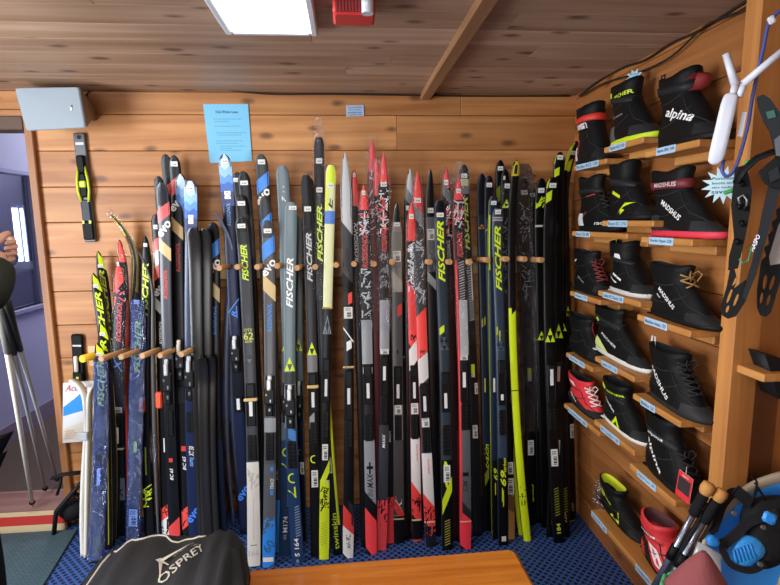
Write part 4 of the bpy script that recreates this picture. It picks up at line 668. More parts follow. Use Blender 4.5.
class Boot:
    def __init__(s, heel, toe, top, label, name='ski_boot', body='#17181a', sole='#1e1f21', xc=1.055, deco=(), parts=(), shaft=.5, wide=1., pitch=0., cuffc=None, grp='ski boots on the boot wall', lean=0., z=None):
        a, b = pl(*heel, 0, xc), pl(*toe, 0, xc); s.xc = xc; s.y0 = a.y; s.L = max(.17, a.y-b.y); s.z = z if z is not None else (a.z+b.z)/2; s.tilt = 0
        c = pl(heel[0]+(toe[0]-heel[0])*.3, top, 0, xc); s.H = c.z-s.z; s.sh = shaft; s.sd = len(label)*1.7; s.wd = wide*min(1.12, .27/s.L+.0)*.95; s.lean = lean
        s.root = thing(name, (xc, s.y0-s.L*.4, s.z), label, 'boot', grp)
        B = M(dk(body), .6, noise=85); rows = []; U = [.07, .1, .15, .2, .25, .3, .36, .42, .48, .54, .6, .68, .76, .84, .92, 1.]
        for u in U: rows.append(s.ring(u))
        r = s.ring(1.); ctr = sum(r, Vector())/len(r); rows.append([ctr+(p-ctr)*.86+Vector((0, 0, .004)) for p in r]); 
        for dz in (.02, .06): rows.append([ctr+(p-ctr)*.8-Vector((0, 0, dz)) for p in r])
        mb = MB(); mb.grid(rows[:17], B, True, True, True); 
        for d in deco: s.deco(mb, *d)
        SM = M('#2b2c2f', .7)
        for q in (((.62, .5), (.5, .4), (.36, .32), (.2, .3), (.06, .33)), ((.95, .2), (.8, .27), (.66, .36), (.56, .5), (.5, .66)), ((.08, .66), (.2, .62), (.34, .63), (.47, .68))): mb.tube([s.side(l, u, .001) for l, u in q], .0018, SM, 5)
        mb.build('upper', s.root)
        mb = MB(); mb.grid(rows[16:], M(cuffc or '#232427', .8), True, True, False, True); mb.build('lining', s.root)
        mb = MB(); f = [s.ring(.07, 1.05)]; rr_ = [[Vector((p.x, p.y, s.z+.0015)) for p in s.ring(.03, 1.0)], [Vector((p.x, p.y, s.z+.008)) for p in s.ring(.05, 1.06)], [Vector((p.x, p.y, s.z+s.H*.085)) for p in s.ring(.07, 1.07)], [Vector((p.x, p.y, s.z+s.H*.1)) for p in s.ring(.08, 1.0)]]
        mb.grid(rr_, M(dk(sole), .6), True, True, True)
        for k in range(5):
            y = s.y0-s.L*(.08+.19*k)
            mb.box((xc-.026, y-.012, s.z), (xc+.026, y+.012, s.z+.004), M(dk(sole), .6))
        mb.build('sole', s.root)
        for p in parts: s.part(*p)
    def prof(s, u):
        """back and front (0 heel..1 toe) at height share u"""
        if u < .2: fr = 1-.03*(1-min(1, u/.09))-.13*(u/.2)**3
        elif u < .74:
            k = (u-.2)/.54; fr = .87-(.87-s.sh)*(k**.92)+.03*math.sin(math.pi*k)
        else: k = (u-.74)/.26; fr = s.sh+.035*k*k
        fr += s.lean*max(0, u-.62)
        bk = .0+.03*math.exp(-((u-.06)/.07)**2)*1.2+.012*max(0, 1-u/.06)
        bk += .055*math.exp(-((u-.52)/.2)**2)-.03*max(0, u-.72)/.28
        return bk, fr
    def hwid(s, l, u):
        bk, fr = s.prof(u); k = min(1, max(0, (l-bk)/(fr-bk))); base = .045+.012*max(0, min(1, (l-.2)/.45))
        return s.wd*base*(1-.2*max(0, u-.25)*(1 if l > .5 else .1))*(1-.16*math.exp(-((u-.55)/.2)**2)+.05*max(0, u-.8))*max(0, 1-abs(2*k-1)**(3.2 if u < .3 else 2.6))**.5
    def ring(s, u, g=1.):
        bk, fr = s.prof(u); n = 32; out = []; m_ = (bk+fr)/2; h = (fr-bk)/2
        for i in range(n):
            a = 2*math.pi*i/n; l = m_+h*math.cos(a); sg = 1 if math.sin(a) >= 0 else -1
            w = s.hwid(l, u)*sg*(1+.02*math.sin(9*u+5*l+s.sd))
            dz = (.035*(math.cos(2*a)-.3)*max(0, (u-.72)/.28)+.008*math.sin(3*a+s.sd)*max(0, u-.8)/.2) if u > .72 else 0
            out.append(Vector((s.xc+w*g, s.y0-s.L*(m_+(l-m_)*(1+(g-1)*.35)), s.z+s.H*(u+dz))))
        return out
    def side(s, l, u, e=.0015):
        bk, fr = s.prof(u); l = min(fr-.004, max(bk+.004, l)); return Vector((s.xc-s.hwid(l, u)-e, s.y0-s.L*l, s.z+s.H*u))
    def front(s, c, u, e=.002):
        """point on the instep, c = -1..1 across"""
        bk, fr = s.prof(u); l = fr-(fr-bk)*.11*c*c; return Vector((s.xc+c*s.hwid(fr-(fr-bk)*.13, u)*1.0-(e if c < 0 else 0), s.y0-s.L*(l)-e, s.z+s.H*u+e))
    def deco(s, mb, kind, *a):
        if kind == 't':     # text on the side: string, l0,u0 -> l1,u1, height share
            txt, l0, u0, l1, u1, hh, col = a[:7]; v, f, _ = glyphs(txt, .15, .02); d = Vector((l1-l0, (u1-u0))); 
            dm = Vector((d.x*s.L, d.y*s.H)); pn = Vector((-dm.y, dm.x)).normalized()*hh*s.H; pn = Vector((pn.x/s.L, pn.y/s.H))
            mb.add(v, f, M(col, .5), lambda q: s.side(l0+d.x*q[0]+pn.x*q[1], u0+d.y*q[0]+pn.y*q[1], .0022))
        elif kind == 'p':   # coloured panel on the side, polygon of (l,u)
            pts, col = a[:2]; n = 6; q = pts if len(pts) == 4 else None
            if q:
                mb.grid([[s.side(*(Vector(q[0]).lerp(Vector(q[1]), j/n).lerp(Vector(q[3]).lerp(Vector(q[2]), j/n), i/n)), .0016) for j in range(n+1)] for i in range(n+1)], M(col, .5))
            else: mb.poly([s.side(*p, .002) for p in pts], M(col, .5))
        elif kind == 'fr':  # coloured panel down the instep u0..u1, half width c
            u0, u1, c, col = a; mb.grid([[s.front(-c+2*c*j/6, u0+(u1-u0)*i/8, .0016) for j in range(7)] for i in range(9)], M(col, .5))
    def band(s, u0, u1, g, mat, slope=0.):
        mb = MB(); rows = []
        for u, k in ((u0, 1.01), (u0, g), ((u0+u1)/2, g+.02), (u1, g), (u1, 1.01)):
            r = s.ring(u, 1.); c = sum(r, Vector())/len(r); rows.append([c+(p-c)*k+Vector((0, 0, slope*(p.y-c.y))) for p in r])
        mb.grid(rows, mat, True, True); return mb
    def part(s, kind, *a):
        if kind == 'strap':
            u0, u1, col = a[:3]; mb = s.band(u0, u1, 1.09, M(col, .55), a[4] if len(a) > 4 else 0)
            if len(a) > 3 and a[3]:
                txt, tcol = a[3]; r = s.ring((u0+u1)/2); v, f, _ = glyphs(txt, .1, .02); bk, fr = s.prof(u0); bk2, fr2 = s.prof(u1); f_ = min(fr, fr2)
                mb.add(v, f, M(tcol, .5), lambda q: s.side(bk+(f_-bk)*(.3+.6*q[0]), u0+(u1-u0)*(.22+.56*q[1]), .0095))
            o = mb.build('ankle_strap', s.root)
            if len(a) > 5: o['label'] = a[5]
        elif kind == 'laces':
            u0, u1, n, col = a[:4]; mb = MB(); m_ = M(col, .7)
            for i in range(n):
                ua, ub = u0+(u1-u0)*i/n, u0+(u1-u0)*(i+1)/n
                for sg in (-1, 1): mb.tube([s.front(sg*.8*(1-2*k/4), ua+(ub-ua)*k/4, .005) for k in range(5)], .0028, m_, 5)
            p = s.front(0, u1, .006)
            for sg in (-1, 1): mb.tube([p, p+Vector((sg*.012, -.012, .012)), p+Vector((sg*.02, -.02, .002)), p+Vector((sg*.01, -.012, -.02))], .0022, m_, 5)
            mb.build('laces', s.root)
        elif kind == 'toe':
            col, l0 = a[:2]; mb = MB(); rows = []
            for u in (.09, .14, .19, .24):
                r = s.ring(u, 1.); c = sum(r, Vector())/len(r); bk, fr = s.prof(u)
                P = [s.y0-s.L*l for l in (l0,)]; sel = []
                for k in range(15):
                    an = -1.25+2.5*k/14; l = fr-(fr-l0)*(1-math.cos(an))/(1-math.cos(1.25)); w = s.hwid(min(l, fr-.0001), u)*(1 if an > 0 else -1)
                    if abs(an) < .1: w = s.hwid(fr-.006, u)*an/.1
                    sel.append(Vector((s.xc+w*1.03, s.y0-s.L*l-.0018, s.z+s.H*u)))
                rows.append(sel)
            mb.grid(rows, M(col, .45)); mb.build('toe_guard', s.root)
        elif kind == 'flap':
            mb = MB(); rows = []
            for k in range(5):
                c = -1+k*.5; p = s.front(c*.8, .86, .0); rows.append([p, p+Vector((0, -.03, .012)), p+Vector((0, -.05, -.005+.01*abs(c))), p+Vector((0, -.035, -.03)), p+Vector((0, -.01, -.035))])
            mb.grid(rows, M(a[0], .6)); mb.build('cuff_flap', s.root)['label'] = 'dark red cuff flap'
        elif kind == 'tab':
            mb = MB(); p = s.ring(1.)[16]; col = a[0] if a else '#2a2b2d'; mb.tube([p+Vector((0, -.004, -.03)), p+Vector((0, .006, 0)), p+Vector((0, .004, .018)), p+Vector((0, -.012, .018)), p+Vector((0, -.014, -.02))], .005, M(col, .7), 6, True, .35); mb.build('pull_tab', s.root)
        elif kind == 'heelcup':
            col = a[0]; mb = MB(); rows = []
            for u in (.1, .18, .26, .33): rows.append([s.side(s.prof(u)[0]+.005+l*.3*(1-u*.8), u, .002) for l in [k/6 for k in range(7)]])
            mb.grid(rows, M(col, .4)); mb.build('heel_counter', s.root)
        elif kind == 'tag':
            dy, col, txt = a; p = s.front(-.3, .42, .02); q = p+Vector((-.01, dy, -.02)); e = Vector((.0, -.065, 0)); d = Vector((-.015, -.01, -.075)); mb = MB(); mb.poly([q, q+e, q+e+d, q+d], M(col, .5)); th = Vector((.0015, 0, 0)); mb.poly([q+th, q+d+th, q+e+d+th, q+e+th], M('#e8e8e4', .6))
            mb.poly([q+d*.2+e*.08-th*.5, q+d*.75+e*.08-th*.5, q+d*.75+e*.92-th*.5, q+d*.2+e*.92-th*.5][::1], M('#3a3234', .5)); text_on(mb, txt, q+d*.16+e*.3, e*.45, -d*.1, M('#f4f4f4', .5), lift=.0012)
            mb.tube([p, q+e*.5], .001, M('#dddddd', .6), 4); mb.build('hang_tag', s.root)['label'] = 'red and white hang tag'
WH = '#e2e2de'
R = Boot
z1 = shelf((574, 164), (606, 160.5), 'pale boot shelf in the top row, nearest the corner', 'Fischer RC3 170', .1, .8)
z2 = shelf((604, 147), (643, 137.5), 'boot shelf in the top row under the lime soled boot', 'Fischer RCS 370', .18, .6)
z3 = shelf((645, 151), (699, 139.5), 'boot shelf in the top row under the large white lettered boot', 'Alpina BSK 240', .25, .62)
z4 = shelf((572, 231.5), (627, 233), 'pale boot shelf in the second row, nearest the corner', 'Race CL 95', .1, .38)
z5 = shelf((602, 219.5), (653, 222), 'boot shelf in the second row, middle one', 'Race SC 170', .15, .55)
z6 = shelf((641, 236.5), (692, 239.5), 'boot shelf in the second row under the red soled boot', 'Nordic Hyper 220', .2, .68)
z7 = shelf((570, 290), (600, 301), 'pale boot shelf in the third row, nearest the corner', 'Viper 75', .2, .62)
z8 = shelf((598, 290), (640, 302), 'boot shelf in the third row, middle one', 'Ladies RC Classic 170', .15, .65)
z9 = shelf((637, 314), (690, 331), 'boot shelf in the third row under the tall plain boot', 'Madshus Amica 120', .18, .62)
z10 = shelf((566, 351), (592, 369), 'pale boot shelf in the fourth row, nearest the corner', 'Junior 95', .15, .75)
z11 = shelf((595, 356), (634, 377), 'boot shelf in the fourth row, middle one', 'Ladies XC 110', .2, .62)
z12 = shelf((633, 391), (680, 424), 'boot shelf in the fourth row under the laced boot with white script', 'Madshus 120', .2, .52)
z13 = shelf((564, 405), (599, 430), 'pale boot shelf in the fifth row under the red child boot', 'Snowstar 80', .15, .7)
z14 = shelf((594, 420), (634, 450), 'boot shelf in the fifth row, middle one', 'XC Comfort 130', .2, .68)
z15 = shelf((630, 461), (675, 504), 'boot shelf in the fifth row under the boot with red tag', 'Alpina Tour 140', .2, .62)
# long low shelf on the floor
a, b = pl(591, 508, 0, .96), pl(652, 584, 0, .96); zl = (a.z+b.z)/2
t = thing('low_boot_shelf', (1.05, 1.9, zl-.02), 'long low wooden shelf along the foot of the boot wall', 'shelf'); mb = MB()
mb.box((.96, 1.352, zl-.022), (XR-.001, a.y+.0, zl), W_SHELF, .003); mb.build('board', t); mb = MB(); mb.box((1.0, 1.37, zl-.06), (XR-.001, a.y-.02, zl-.0225), W_SHELF, .003); mb.build('cleat', t)
for (p0, p1, s_) in (((592, 512), (607, 530), 'Fischer RC 7 180'), ((636, 566), (651, 585), 'Alpina Racing 240')):
    ya, yb = pl(*p0, 0, .96).y, pl(*p1, 0, .96).y; mb = MB(); mb.box((.9575, yb, zl-.022), (.9597, ya, zl+.001), M('#a9c8e0', .5), .0004); text_on(mb, s_, (.9573, ya-.006, zl-.016), (0, yb-ya+.012, 0), (0, 0, .011), M('#27405c', .6), bold=.01); mb.build('price_label', t)['label'] = 'pale blue label strip'

R((580, 161), (609, 158), 107, 'narrow black boot with red ankle strap, top row nearest the corner', z=z1, xc=1.06, shaft=.62, deco=[('t', 'RACE', .35, .2, .35, .45, .1, '#c8402c'), ('p', [(.1, .62), (.55, .6), (.5, .7), (.12, .7)], '#d8d8d4')], parts=[('strap', .72, .82, '#d8382c', None, 0, 'red ankle strap'), ('heelcup', WH), ('toe', '#26282a', .8)], body='#1a1c1e')
R((613, 146), (660, 134), 83, 'black boot with lime strap and lime sole under a blue starburst', z=z2, deco=[('t', 'FISCHER', .2, .74, .5, .78, .06, LIME), ('p', [(.02, .62), (.08, .62), (.14, .86), (.07, .9)], LIME), ('t', 'RCS skate', .08, .45, .42, .47, .04, '#8a8d90')], parts=[('strap', .68, .78, '#26282a', None, .15), ('toe', '#2a2c2e', .62), ('heelcup', '#55585c')], sole='#c8dc22')
R((660, 147), (727, 136), 75, 'large black boot with big white lettering and dark red cuff, top row', z=z3, deco=[('t', 'alpina', .22, .42, .68, .24, .16, '#eeeeec'), ('t', 'bc', .05, .14, .12, .14, .05, '#a9acb0')], parts=[('strap', .74, .86, '#202224', None, .1), ('toe', '#232527', .72), ('tab',), ('flap', '#8c2e2a')], cuffc='#8c2e2a', shaft=.52, body='#151619')
R((580, 231), (622, 231), 177, 'black boot with thin red lines, second row nearest the corner', z=z4, deco=[('p', [(.3, .62), (.5, .66), (.5, .68), (.3, .64)], '#b8342c'), ('p', [(.2, .2), (.34, .34), (.34, .37), (.2, .23)], '#c8402c'), ('t', 'racing', .6, .1, .95, .12, .08, '#d8d8d6')], parts=[('strap', .7, .78, '#232528', None, 0), ('heelcup', WH), ('laces', .4, .62, 3, '#2a2a2c')])
R((612, 219), (655, 221), 163, 'black boot with lime buckle and lime flash, second row middle', z=z5, deco=[('p', [(.16, .48), (.45, .38), (.44, .43), (.2, .53)], LIME), ('p', [(.42, .1), (.6, .3), (.75, .3), (.5, .2)], LIME), ('p', [(.5, .1), (.62, .18), (.55, .2), (.5, .2)], LIME)], parts=[('strap', .6, .72, '#25272a', None, .1), ('toe', '#1e2022', .8), ('tab', '#3a3c3e')])
R((652, 235), (727, 238), 170, 'large black boot with dark red strap and bright red sole, second row', z=z6, deco=[('t', 'MADSHUS', .24, .5, .56, .24, .08, '#ededeb'), ('p', [(.02, .2), (.3, .16), (.5, .1), (.02, .1)], '#2b2d30')], parts=[('strap', .72, .84, '#6e2026', ('MADSHUS', '#d0c0c0'), 0, 'dark red ankle strap'), ('toe', '#2a2c2f', .7), ('heelcup', '#303236')], sole='#d8364a')
R((576, 291), (612, 296), 251, 'black laced boot with thin red stitching, third row nearest the corner', z=z7, deco=[('t', 'alpina', .25, .35, .5, .22, .06, '#9a9ea2'), ('p', [(.1, .7), (.2, .76), (.2, .8), (.1, .74)], '#d8d8d6')], parts=[('laces', .32, .75, 5, '#7a2f2c'), ('toe', '#26282a', .75)], shaft=.58)
R((613, 292), (654, 298), 242, 'black boot with white diagonal bars and lime trim, third row middle', z=z8, deco=[('p', [(.02, .38), (.35, .2), (.42, .22), (.04, .34)], WH), ('p', [(.22, .36), (.52, .26), (.52, .3), (.24, .4)], WH), ('p', [(.25, .7), (.42, .68), (.38, .78), (.28, .78)], WH)], parts=[('strap', .62, .7, '#232528', None, .1), ('toe', '#2c2e30', .75), ('tab', LIME)], sole='#c9c9c4')
R((651, 317), (723, 329), 265, 'tall plain black boot with white lettering and thin cord, third row', z=z9, deco=[('t', 'MADSHUS', .22, .52, .52, .22, .08, '#ededeb'), ('t', 'tour', .2, .42, .28, .36, .04, '#d0d0ce')], parts=[('toe', '#232528', .68), ('laces', .62, .84, 2, '#a07a48')], shaft=.55)
R((571, 356), (606, 367), 316, 'plain black boot with thin red front seam, fourth row nearest the corner', z=z10, deco=[('fr', .35, .95, .05, '#b8323a')], parts=[('toe', '#202224', .75)], shaft=.6)
R((596, 352), (651, 372), 308, 'black boot with white and lime sole edge beside a lime tag, fourth row', z=z11, deco=[('t', 'FISCHER', .22, .42, .55, .26, .05, '#e8e8e6'), ('p', [(.06, .12), (.1, .34), (.2, .3), (.4, .1)], '#d8e48a'), ('t', 'S', .04, .62, .16, .66, .14, '#ededeb')], parts=[('strap', .66, .78, '#26282b', None, .1), ('toe', '#26282b', .75), ('tab', '#cfd2d4')], sole='#d8d8d2')
R((651, 395), (714, 420), 349, 'black laced boot with white script along its side, fourth row', z=z12, deco=[('t', 'MADSHUS', .05, .6, .5, .14, .09, '#ededeb')], parts=[('laces', .36, .85, 6, '#2c2c2e'), ('toe', '#2e3033', .7), ('tab', '#dcdcd8')], sole='#3a3b3d', shaft=.56)
R((570, 409), (606, 424), 377, 'small red child boot with white laces, fifth row nearest the corner', z=z13, body='#d8323a', deco=[('p', [(.0, .1), (.02, .45), (.5, .3), (.95, .1)], '#26282b'), ('t', 'alpina', .18, .34, .42, .16, .09, '#e8e8e6'), ('p', [(.1, .8), (.3, .84), (.36, .7), (.3, .72)], '#f0e8e6')], parts=[('laces', .34, .8, 4, '#f0ecea'), ('toe', '#2a2b2e', .72)], shaft=.58)
R((605, 420), (651, 444), 383, 'black boot with lime triangle and white script, fifth row middle', z=z14, deco=[('t', 'FISCHER', .2, .76, .5, .78, .05, LIME), ('p', [(.38, .1), (.6, .1), (.48, .34)], LIME), ('p', [(.44, .12), (.54, .12), (.49, .22)], '#17181a'), ('t', 'Comfort', .12, .54, .42, .36, .07, '#e8e8e6'), ('p', [(.04, .84), (.16, .78), (.18, .84), (.1, .94)], LIME)], parts=[('strap', .66, .76, '#202224', None, .1), ('toe', '#2a2c2e', .78)], sole='#dcdcd6')
R((647, 463), (708, 505), 415, 'black boot with pulled strap and red and white hang tag, fifth row', z=z15, deco=[('t', 'alpina', .08, .5, .45, .1, .1, '#ededeb')], parts=[('strap', .62, .74, '#25272a', ('alpina', '#dcdcda'), .1), ('toe', '#26282b', .72), ('laces', .3, .58, 3, '#2a2a2c'), ('tag', .02, '#d8323a', 'alpina'), ('tab', '#c8323a')])
R((602, 512), (648, 545), 486, 'black slipper like boot with lime collar and lime triangle on the low shelf', z=zl, cuffc='#cfe02c', deco=[('t', 'FISCHER', .2, .5, .4, .42, .05, LIME), ('p', [(.42, .14), (.64, .14), (.56, .44)], LIME), ('p', [(.48, .16), (.58, .16), (.53, .28)], '#17181a')], parts=[('toe', '#232527', .78)], shaft=.46, xc=1.05)
R((645, 556), (692, 606), 519, 'red and white racing boot with high red cuff on the low shelf', z=zl, body='#d4343a', cuffc='#5a3036', deco=[('p', [(.05, .12), (.05, .5), (.3, .45), (.5, .12)], '#1c1d20'), ('fr', .34, .58, .7, '#eee8e6'), ('p', [(.3, .5), (.5, .5), (.75, .2), (.55, .2)], '#eee8e6'), ('p', [(.4, .46), (.46, .46), (.66, .24), (.6, .24)], '#d4343a')], parts=[('strap', .66, .8, '#c82f36', ('alpina', '#e8e0e0'), .1), ('toe', '#c83a30', .72), ('heelcup', '#c83a30')], xc=1.05)
# clear bag behind the low boot, lime tag, starbursts
mb = MB(); p = pl(600, 498, 0, 1.06); rg = random.Random(5)
mb.grid([[pl(594+13*j/6, 486+24*i/6-6*math.sin(j), 0, 1.06)+Vector((rg.uniform(-.01, .01), 0, 0)) for j in range(7)] for i in range(7)], film('grey_poly_bag', '#d4dade', .3, .2, .8, 40)); tag(mb.build('plastic_bag', loc=p), 'crumpled clear plastic bag tucked behind the lime collared boot', 'bag')
def star(name, cx, cy, r, X, lab, col='#a9d4f0', n=11, txt=()):
    c = pl(cx, cy, 0, X); k = (c-EYE).dot(_fw)/F; R_ = r*k; mb = MB(); ux, uy = Vector((.84, -.54, 0)), Vector((0, 0, 1))
    pts = [c+ux*math.cos(math.pi*i/n+.2)*R_*(1 if i % 2 else .58)+uy*math.sin(math.pi*i/n+.2)*R_*(1 if i % 2 else .58) for i in range(2*n)]
    b0 = len(mb.v); th = Vector((.0008, .0013, 0)); mm = M(col, .6); mb.poly(pts, mm); mb.poly([q+th for q in pts][::-1], mm)
    for i in range(2*n): mb.poly([pts[i], pts[i-1], pts[i-1]+th, pts[i]+th], mm)
    for i, s_ in enumerate(txt): text_on(mb, s_, c-ux*R_*.5+uy*R_*(.28-.24*i), ux*R_*(1.0 if i < 3 else .7), uy*R_*.14, M('#2a3a4a', .6), lift=.0012)
    tag(mb.build(name, loc=c), lab, 'tag')
star('starburst_tag', 634.5, 77, 8, 1.075, 'small blue starburst tag standing on the lime soled boot', txt=('SALE',), n=9)
star('starburst_tag', 723, 185, 19, .97, 'pale blue starburst card with writing hanging under the white router', '#bfe0ea', 13, ('Purchase', 'boots and', 'skis today', 'save'))
mb = MB(); c = pl(600, 317, 0, 1.0); 
P = [pl(596, 318, 0, 1.02), pl(603, 311, 0, 1.05), pl(604, 325, 0, 1.05)]; mb.poly(P, M(LIME, .6)); th = Vector((.002, 0, 0)); mb.poly([q+th for q in P][::-1], M(LIME, .6))
for i in range(3): mb.poly([P[i], P[i-1], P[i-1]+th, P[i]+th], M(LIME, .6))
tag(mb.build('hang_tag', loc=c), 'lime arrow shaped tag behind the white and lime edged boot', 'tag')

# ------------------------------------------------------------------ router, cable, snowshoes on the stud
def bar2(mb, p, q, w, d, mat, ch=.008):
    p, q = Vector(p), Vector(q); ax = (q-p).normalized(); sd = ax.cross((EYE-p).normalized()).normalized(); nn = sd.cross(ax)
    mb.box((-w/2, 0, -d/2), (w/2, (q-p).length, d/2), mat, ch, lambda v: p+sd*v.x+ax*v.y+nn*v.z)
def smooth(pts, n=5):
    out = []
    for i in range(len(pts)):
        p0_, p1_, p2_, p3_ = [Vector(pts[(i+k-1) % len(pts)]) for k in range(4)]
        for k in range(n): u = k/n; out.append(tuple(.5*((2*p1_)+(p2_-p0_)*u+(2*p0_-5*p1_+4*p2_-p3_)*u*u+(3*p1_-p0_-3*p2_+p3_)*u**3)))
    return out
p0, nrm = (.96, 1.2, 1.4), (-.62, -.78, 0.)
def RP(x, y, o=0.): return plane(x, y, Vector(p0)+Vector(nrm).normalized()*(o+.0), nrm)
XS = 1.0
t = thing('wifi_router', RP(722, 125), 'white wireless router with two antennas hung on the wall stud', 'router'); WM = M('#d5d8e2', .35)
mb = MB(); OUT = smooth([(728, 93), (737, 94.5), (736.5, 105), (731, 130), (724, 158), (716, 164.5), (709.5, 163), (708.5, 156), (715, 128), (722, 100)], 4)
c_ = (sum(p[0] for p in OUT)/len(OUT), sum(p[1] for p in OUT)/len(OUT)); sk = lambda k, o: [RP(c_[0]+(p[0]-c_[0])*k, c_[1]+(p[1]-c_[1])*k, o) for p in OUT]
mb.grid([sk(.9, -.012), sk(1, -.008), sk(1, .008), sk(.93, .013), sk(.4, .0145), sk(.02, .015)], WM, True, True, True, True); mb.build('housing', t)
mb = MB(); mb.tube([RP(735, 84), RP(732, 97)], .0075, WM, 8); mb.tube([RP(735, 85), RP(726, 54)], [.009, .008], WM, 8); mb.build('antenna', t)
mb = MB(); mb.tube([RP(744, 84), RP(739, 97)], .0075, WM, 8); mb.tube([RP(743, 84), RP(788, 46)], [.009, .008], WM, 8); mb.build('antenna', t)
mb = MB(); q = [RP(x, y, -.014) for x, y in ((742, 112), (747, 112), (742, 137), (737, 136))]; q2 = [RP(x, y, -.02) for x, y in ((742, 112), (747, 112), (742, 137), (737, 136))]; mb.grid([q, q2], M('#d8dae2', .5), False, True, True, True); mb.build('rear_label', t)
cable('ethernet_cable', [RP(x, y, -.022) for x, y in ((785, 8), (776, 14), (768, 26), (763, 50), (757, 75), (752, 100), (748, 125), (740, 155), (733, 172), (726, 176), (722, 170), (724, 160))], .0045, M('#3c4a8c', .5), 'blue network cable hanging beside the white router')
mb = MB(); p = RP(772, 19, -.015); bar2(mb, RP(768, 22, -.01), RP(775, 18, -.01), .018, .014, M('#cfd2d6', .5), .003); tag(mb.build('cable_clip', loc=p), 'white cable clip at the top of the blue network cable', 'clip')
cable('green_strap', [RP(x, y, .02) for x, y in ((748, 160), (744, 172), (742, 184), (733, 190), (724, 193))], .005, M('#2f9a3c', .5), 'bright green strap end hanging over the starburst card', 'strap')
p0, nrm = (.93, 1.22, 1.4), (-.62, -.78, 0.)
def SP(x, y, o=0.): return plane(x, y, Vector(p0)+Vector(nrm).normalized()*o, nrm)
def px_plate(outline, holes, off, th, mat, mb):
    o = SP(0, 0, off); ux = SP(1, 0, off)-o; uy = SP(0, 1, off)-o
    # image to plane is projective: map point by point
    nn = Vector(nrm).normalized()
    cu = bpy.data.curves.new('p', 'CURVE'); cu.dimensions = '2D'; cu.fill_mode = 'BOTH'; cu.extrude = .5
    for L_ in [outline]+holes:
        sp = cu.splines.new('POLY'); sp.points.add(len(L_)-1); sp.use_cyclic_u = True
        for i, q in enumerate(L_): sp.points[i].co = (q[0], q[1], 0, 1)
    ob = bpy.data.objects.new('p', cu); COL.objects.link(ob); dg = bpy.context.evaluated_depsgraph_get(); dg.update(); me = bpy.data.meshes.new_from_object(ob.evaluated_get(dg))
    mb.add([v.co.copy() for v in me.vertices], [tuple(f.vertices) for f in me.polygons], mat, lambda q: SP(q.x, q.y, off)+nn*(q.z*th)); bpy.data.objects.remove(ob); bpy.data.curves.remove(cu); bpy.data.meshes.remove(me)
def drop(cx, cy, w, h, rot): 
    c, s_ = math.cos(rot), math.sin(rot); return [(cx+w*math.cos(a)*c-h*math.sin(a)*s_, cy+w*math.cos(a)*s_+h*math.sin(a)*c) for a in [2*math.pi*i/10 for i in range(10)]]
DK, DK2, SL = M('#070808', .6), M('#0a0b0c', .6), M('#181b20', .5)
t = thing('snowshoe', SP(745, 230), 'slate black plastic snowshoe with white lettering, front one on the stud', 'snowshoe', 'snowshoes hung on the stud')
mb = MB(); px_plate([(732, 258), (727, 285), (721, 306), (722, 315), (728, 318.5), (736, 316), (745, 302), (757, 272), (766, 245), (757, 240)], [drop(729.5, 296, 1.4, 8, .35), drop(734.5, 283, 1.5, 7, .35), drop(736, 300, 1.5, 7, .35), drop(727.5, 309, 1.4, 4, .3)], 0, .012, DK2, mb); mb.build('deck', t)
mb = MB(); px_plate([(783, 128), (790, 150), (776, 205), (757, 270), (746, 300), (742, 296), (752, 262), (762, 215), (772, 168)], [], .012, .026, SL, mb)
o = SP(753.5, 252, .0262); text_on(mb, 'MASPO', o, SP(760.5, 236, .0262)-o, (SP(751.5, 250.8, .0262)-o)*1.9, M('#e6ebf2', .5), bold=.03); mb.build('side_rail', t)
mb = MB(); px_plate([(735, 168), (746, 165), (752, 190), (750, 212), (745, 238), (738, 268), (728, 270), (729, 256), (734, 238), (731, 205)], [], .03, .022, DK, mb)
for x, y in ((738, 205), (744, 206), (741, 222), (736, 240), (741, 182)): mb.tube([SP(x, y, .04), SP(x+3, y+3, .052)], .006, DK2, 8)
mb.build('binding', t)
mb = MB(); mb.tube([SP(x, y, .05) for x, y in ((740, 204), (738, 198), (743, 195), (747, 200), (746, 208))], .0025, M('#8c8f94', .3, .6), 6); mb.tube([SP(x, y, .05) for x, y in ((752, 246), (748, 261), (743, 263), (739, 259))], .0018, M('#2f8a6a', .5), 6); mb.build('cord', t)['label'] = 'thin green cord'
mb = MB(); px_plate([(758, 172), (772, 160), (790, 150), (790, 190), (774, 188), (765, 184)], [], .035, .03, DK2, mb); px_plate([(768, 172), (778, 166), (780, 178), (770, 183)], [], .055, .01, SL, mb); mb.tube([SP(x, y, .05) for x, y in ((736, 183), (744, 170), (757, 158), (772, 152), (790, 150))], .012, DK2, 8, True, .4); mb.build('heel_strap', t)
t = thing('snowshoe', SP(772, 230, -.05), 'snowshoe with pale beige deck and black toothed rail, behind the front one', 'snowshoe', 'snowshoes hung on the stud')
mb = MB(); px_plate([(786, 195), (777, 222), (768, 252), (763, 262), (770, 265), (790, 262), (800, 200)], [], -.03, .012, M('#a59a90', .5), mb); mb.build('deck', t)
mb = MB(); px_plate([(786, 190), (780, 200), (781, 206), (776, 210), (777, 218), (772, 222), (773, 230), (768, 235), (769, 244), (764, 248), (766, 256), (761, 261), (770, 265), (769, 256), (778, 226), (790, 200)], [], -.018, .014, DK, mb); mb.build('toothed_rail', t)
mb = MB(); px_plate([(761, 262), (757, 290), (757, 308), (760, 315), (766, 316.5), (771, 312), (779, 285), (787, 262)], [drop(765, 282, 2, 8, .15), drop(772, 283, 2, 8, .3), drop(761.5, 298, 1.5, 6, .15), drop(768.5, 300, 1.7, 6, .25)], -.04, .012, DK, mb); mb.build('tail', t)
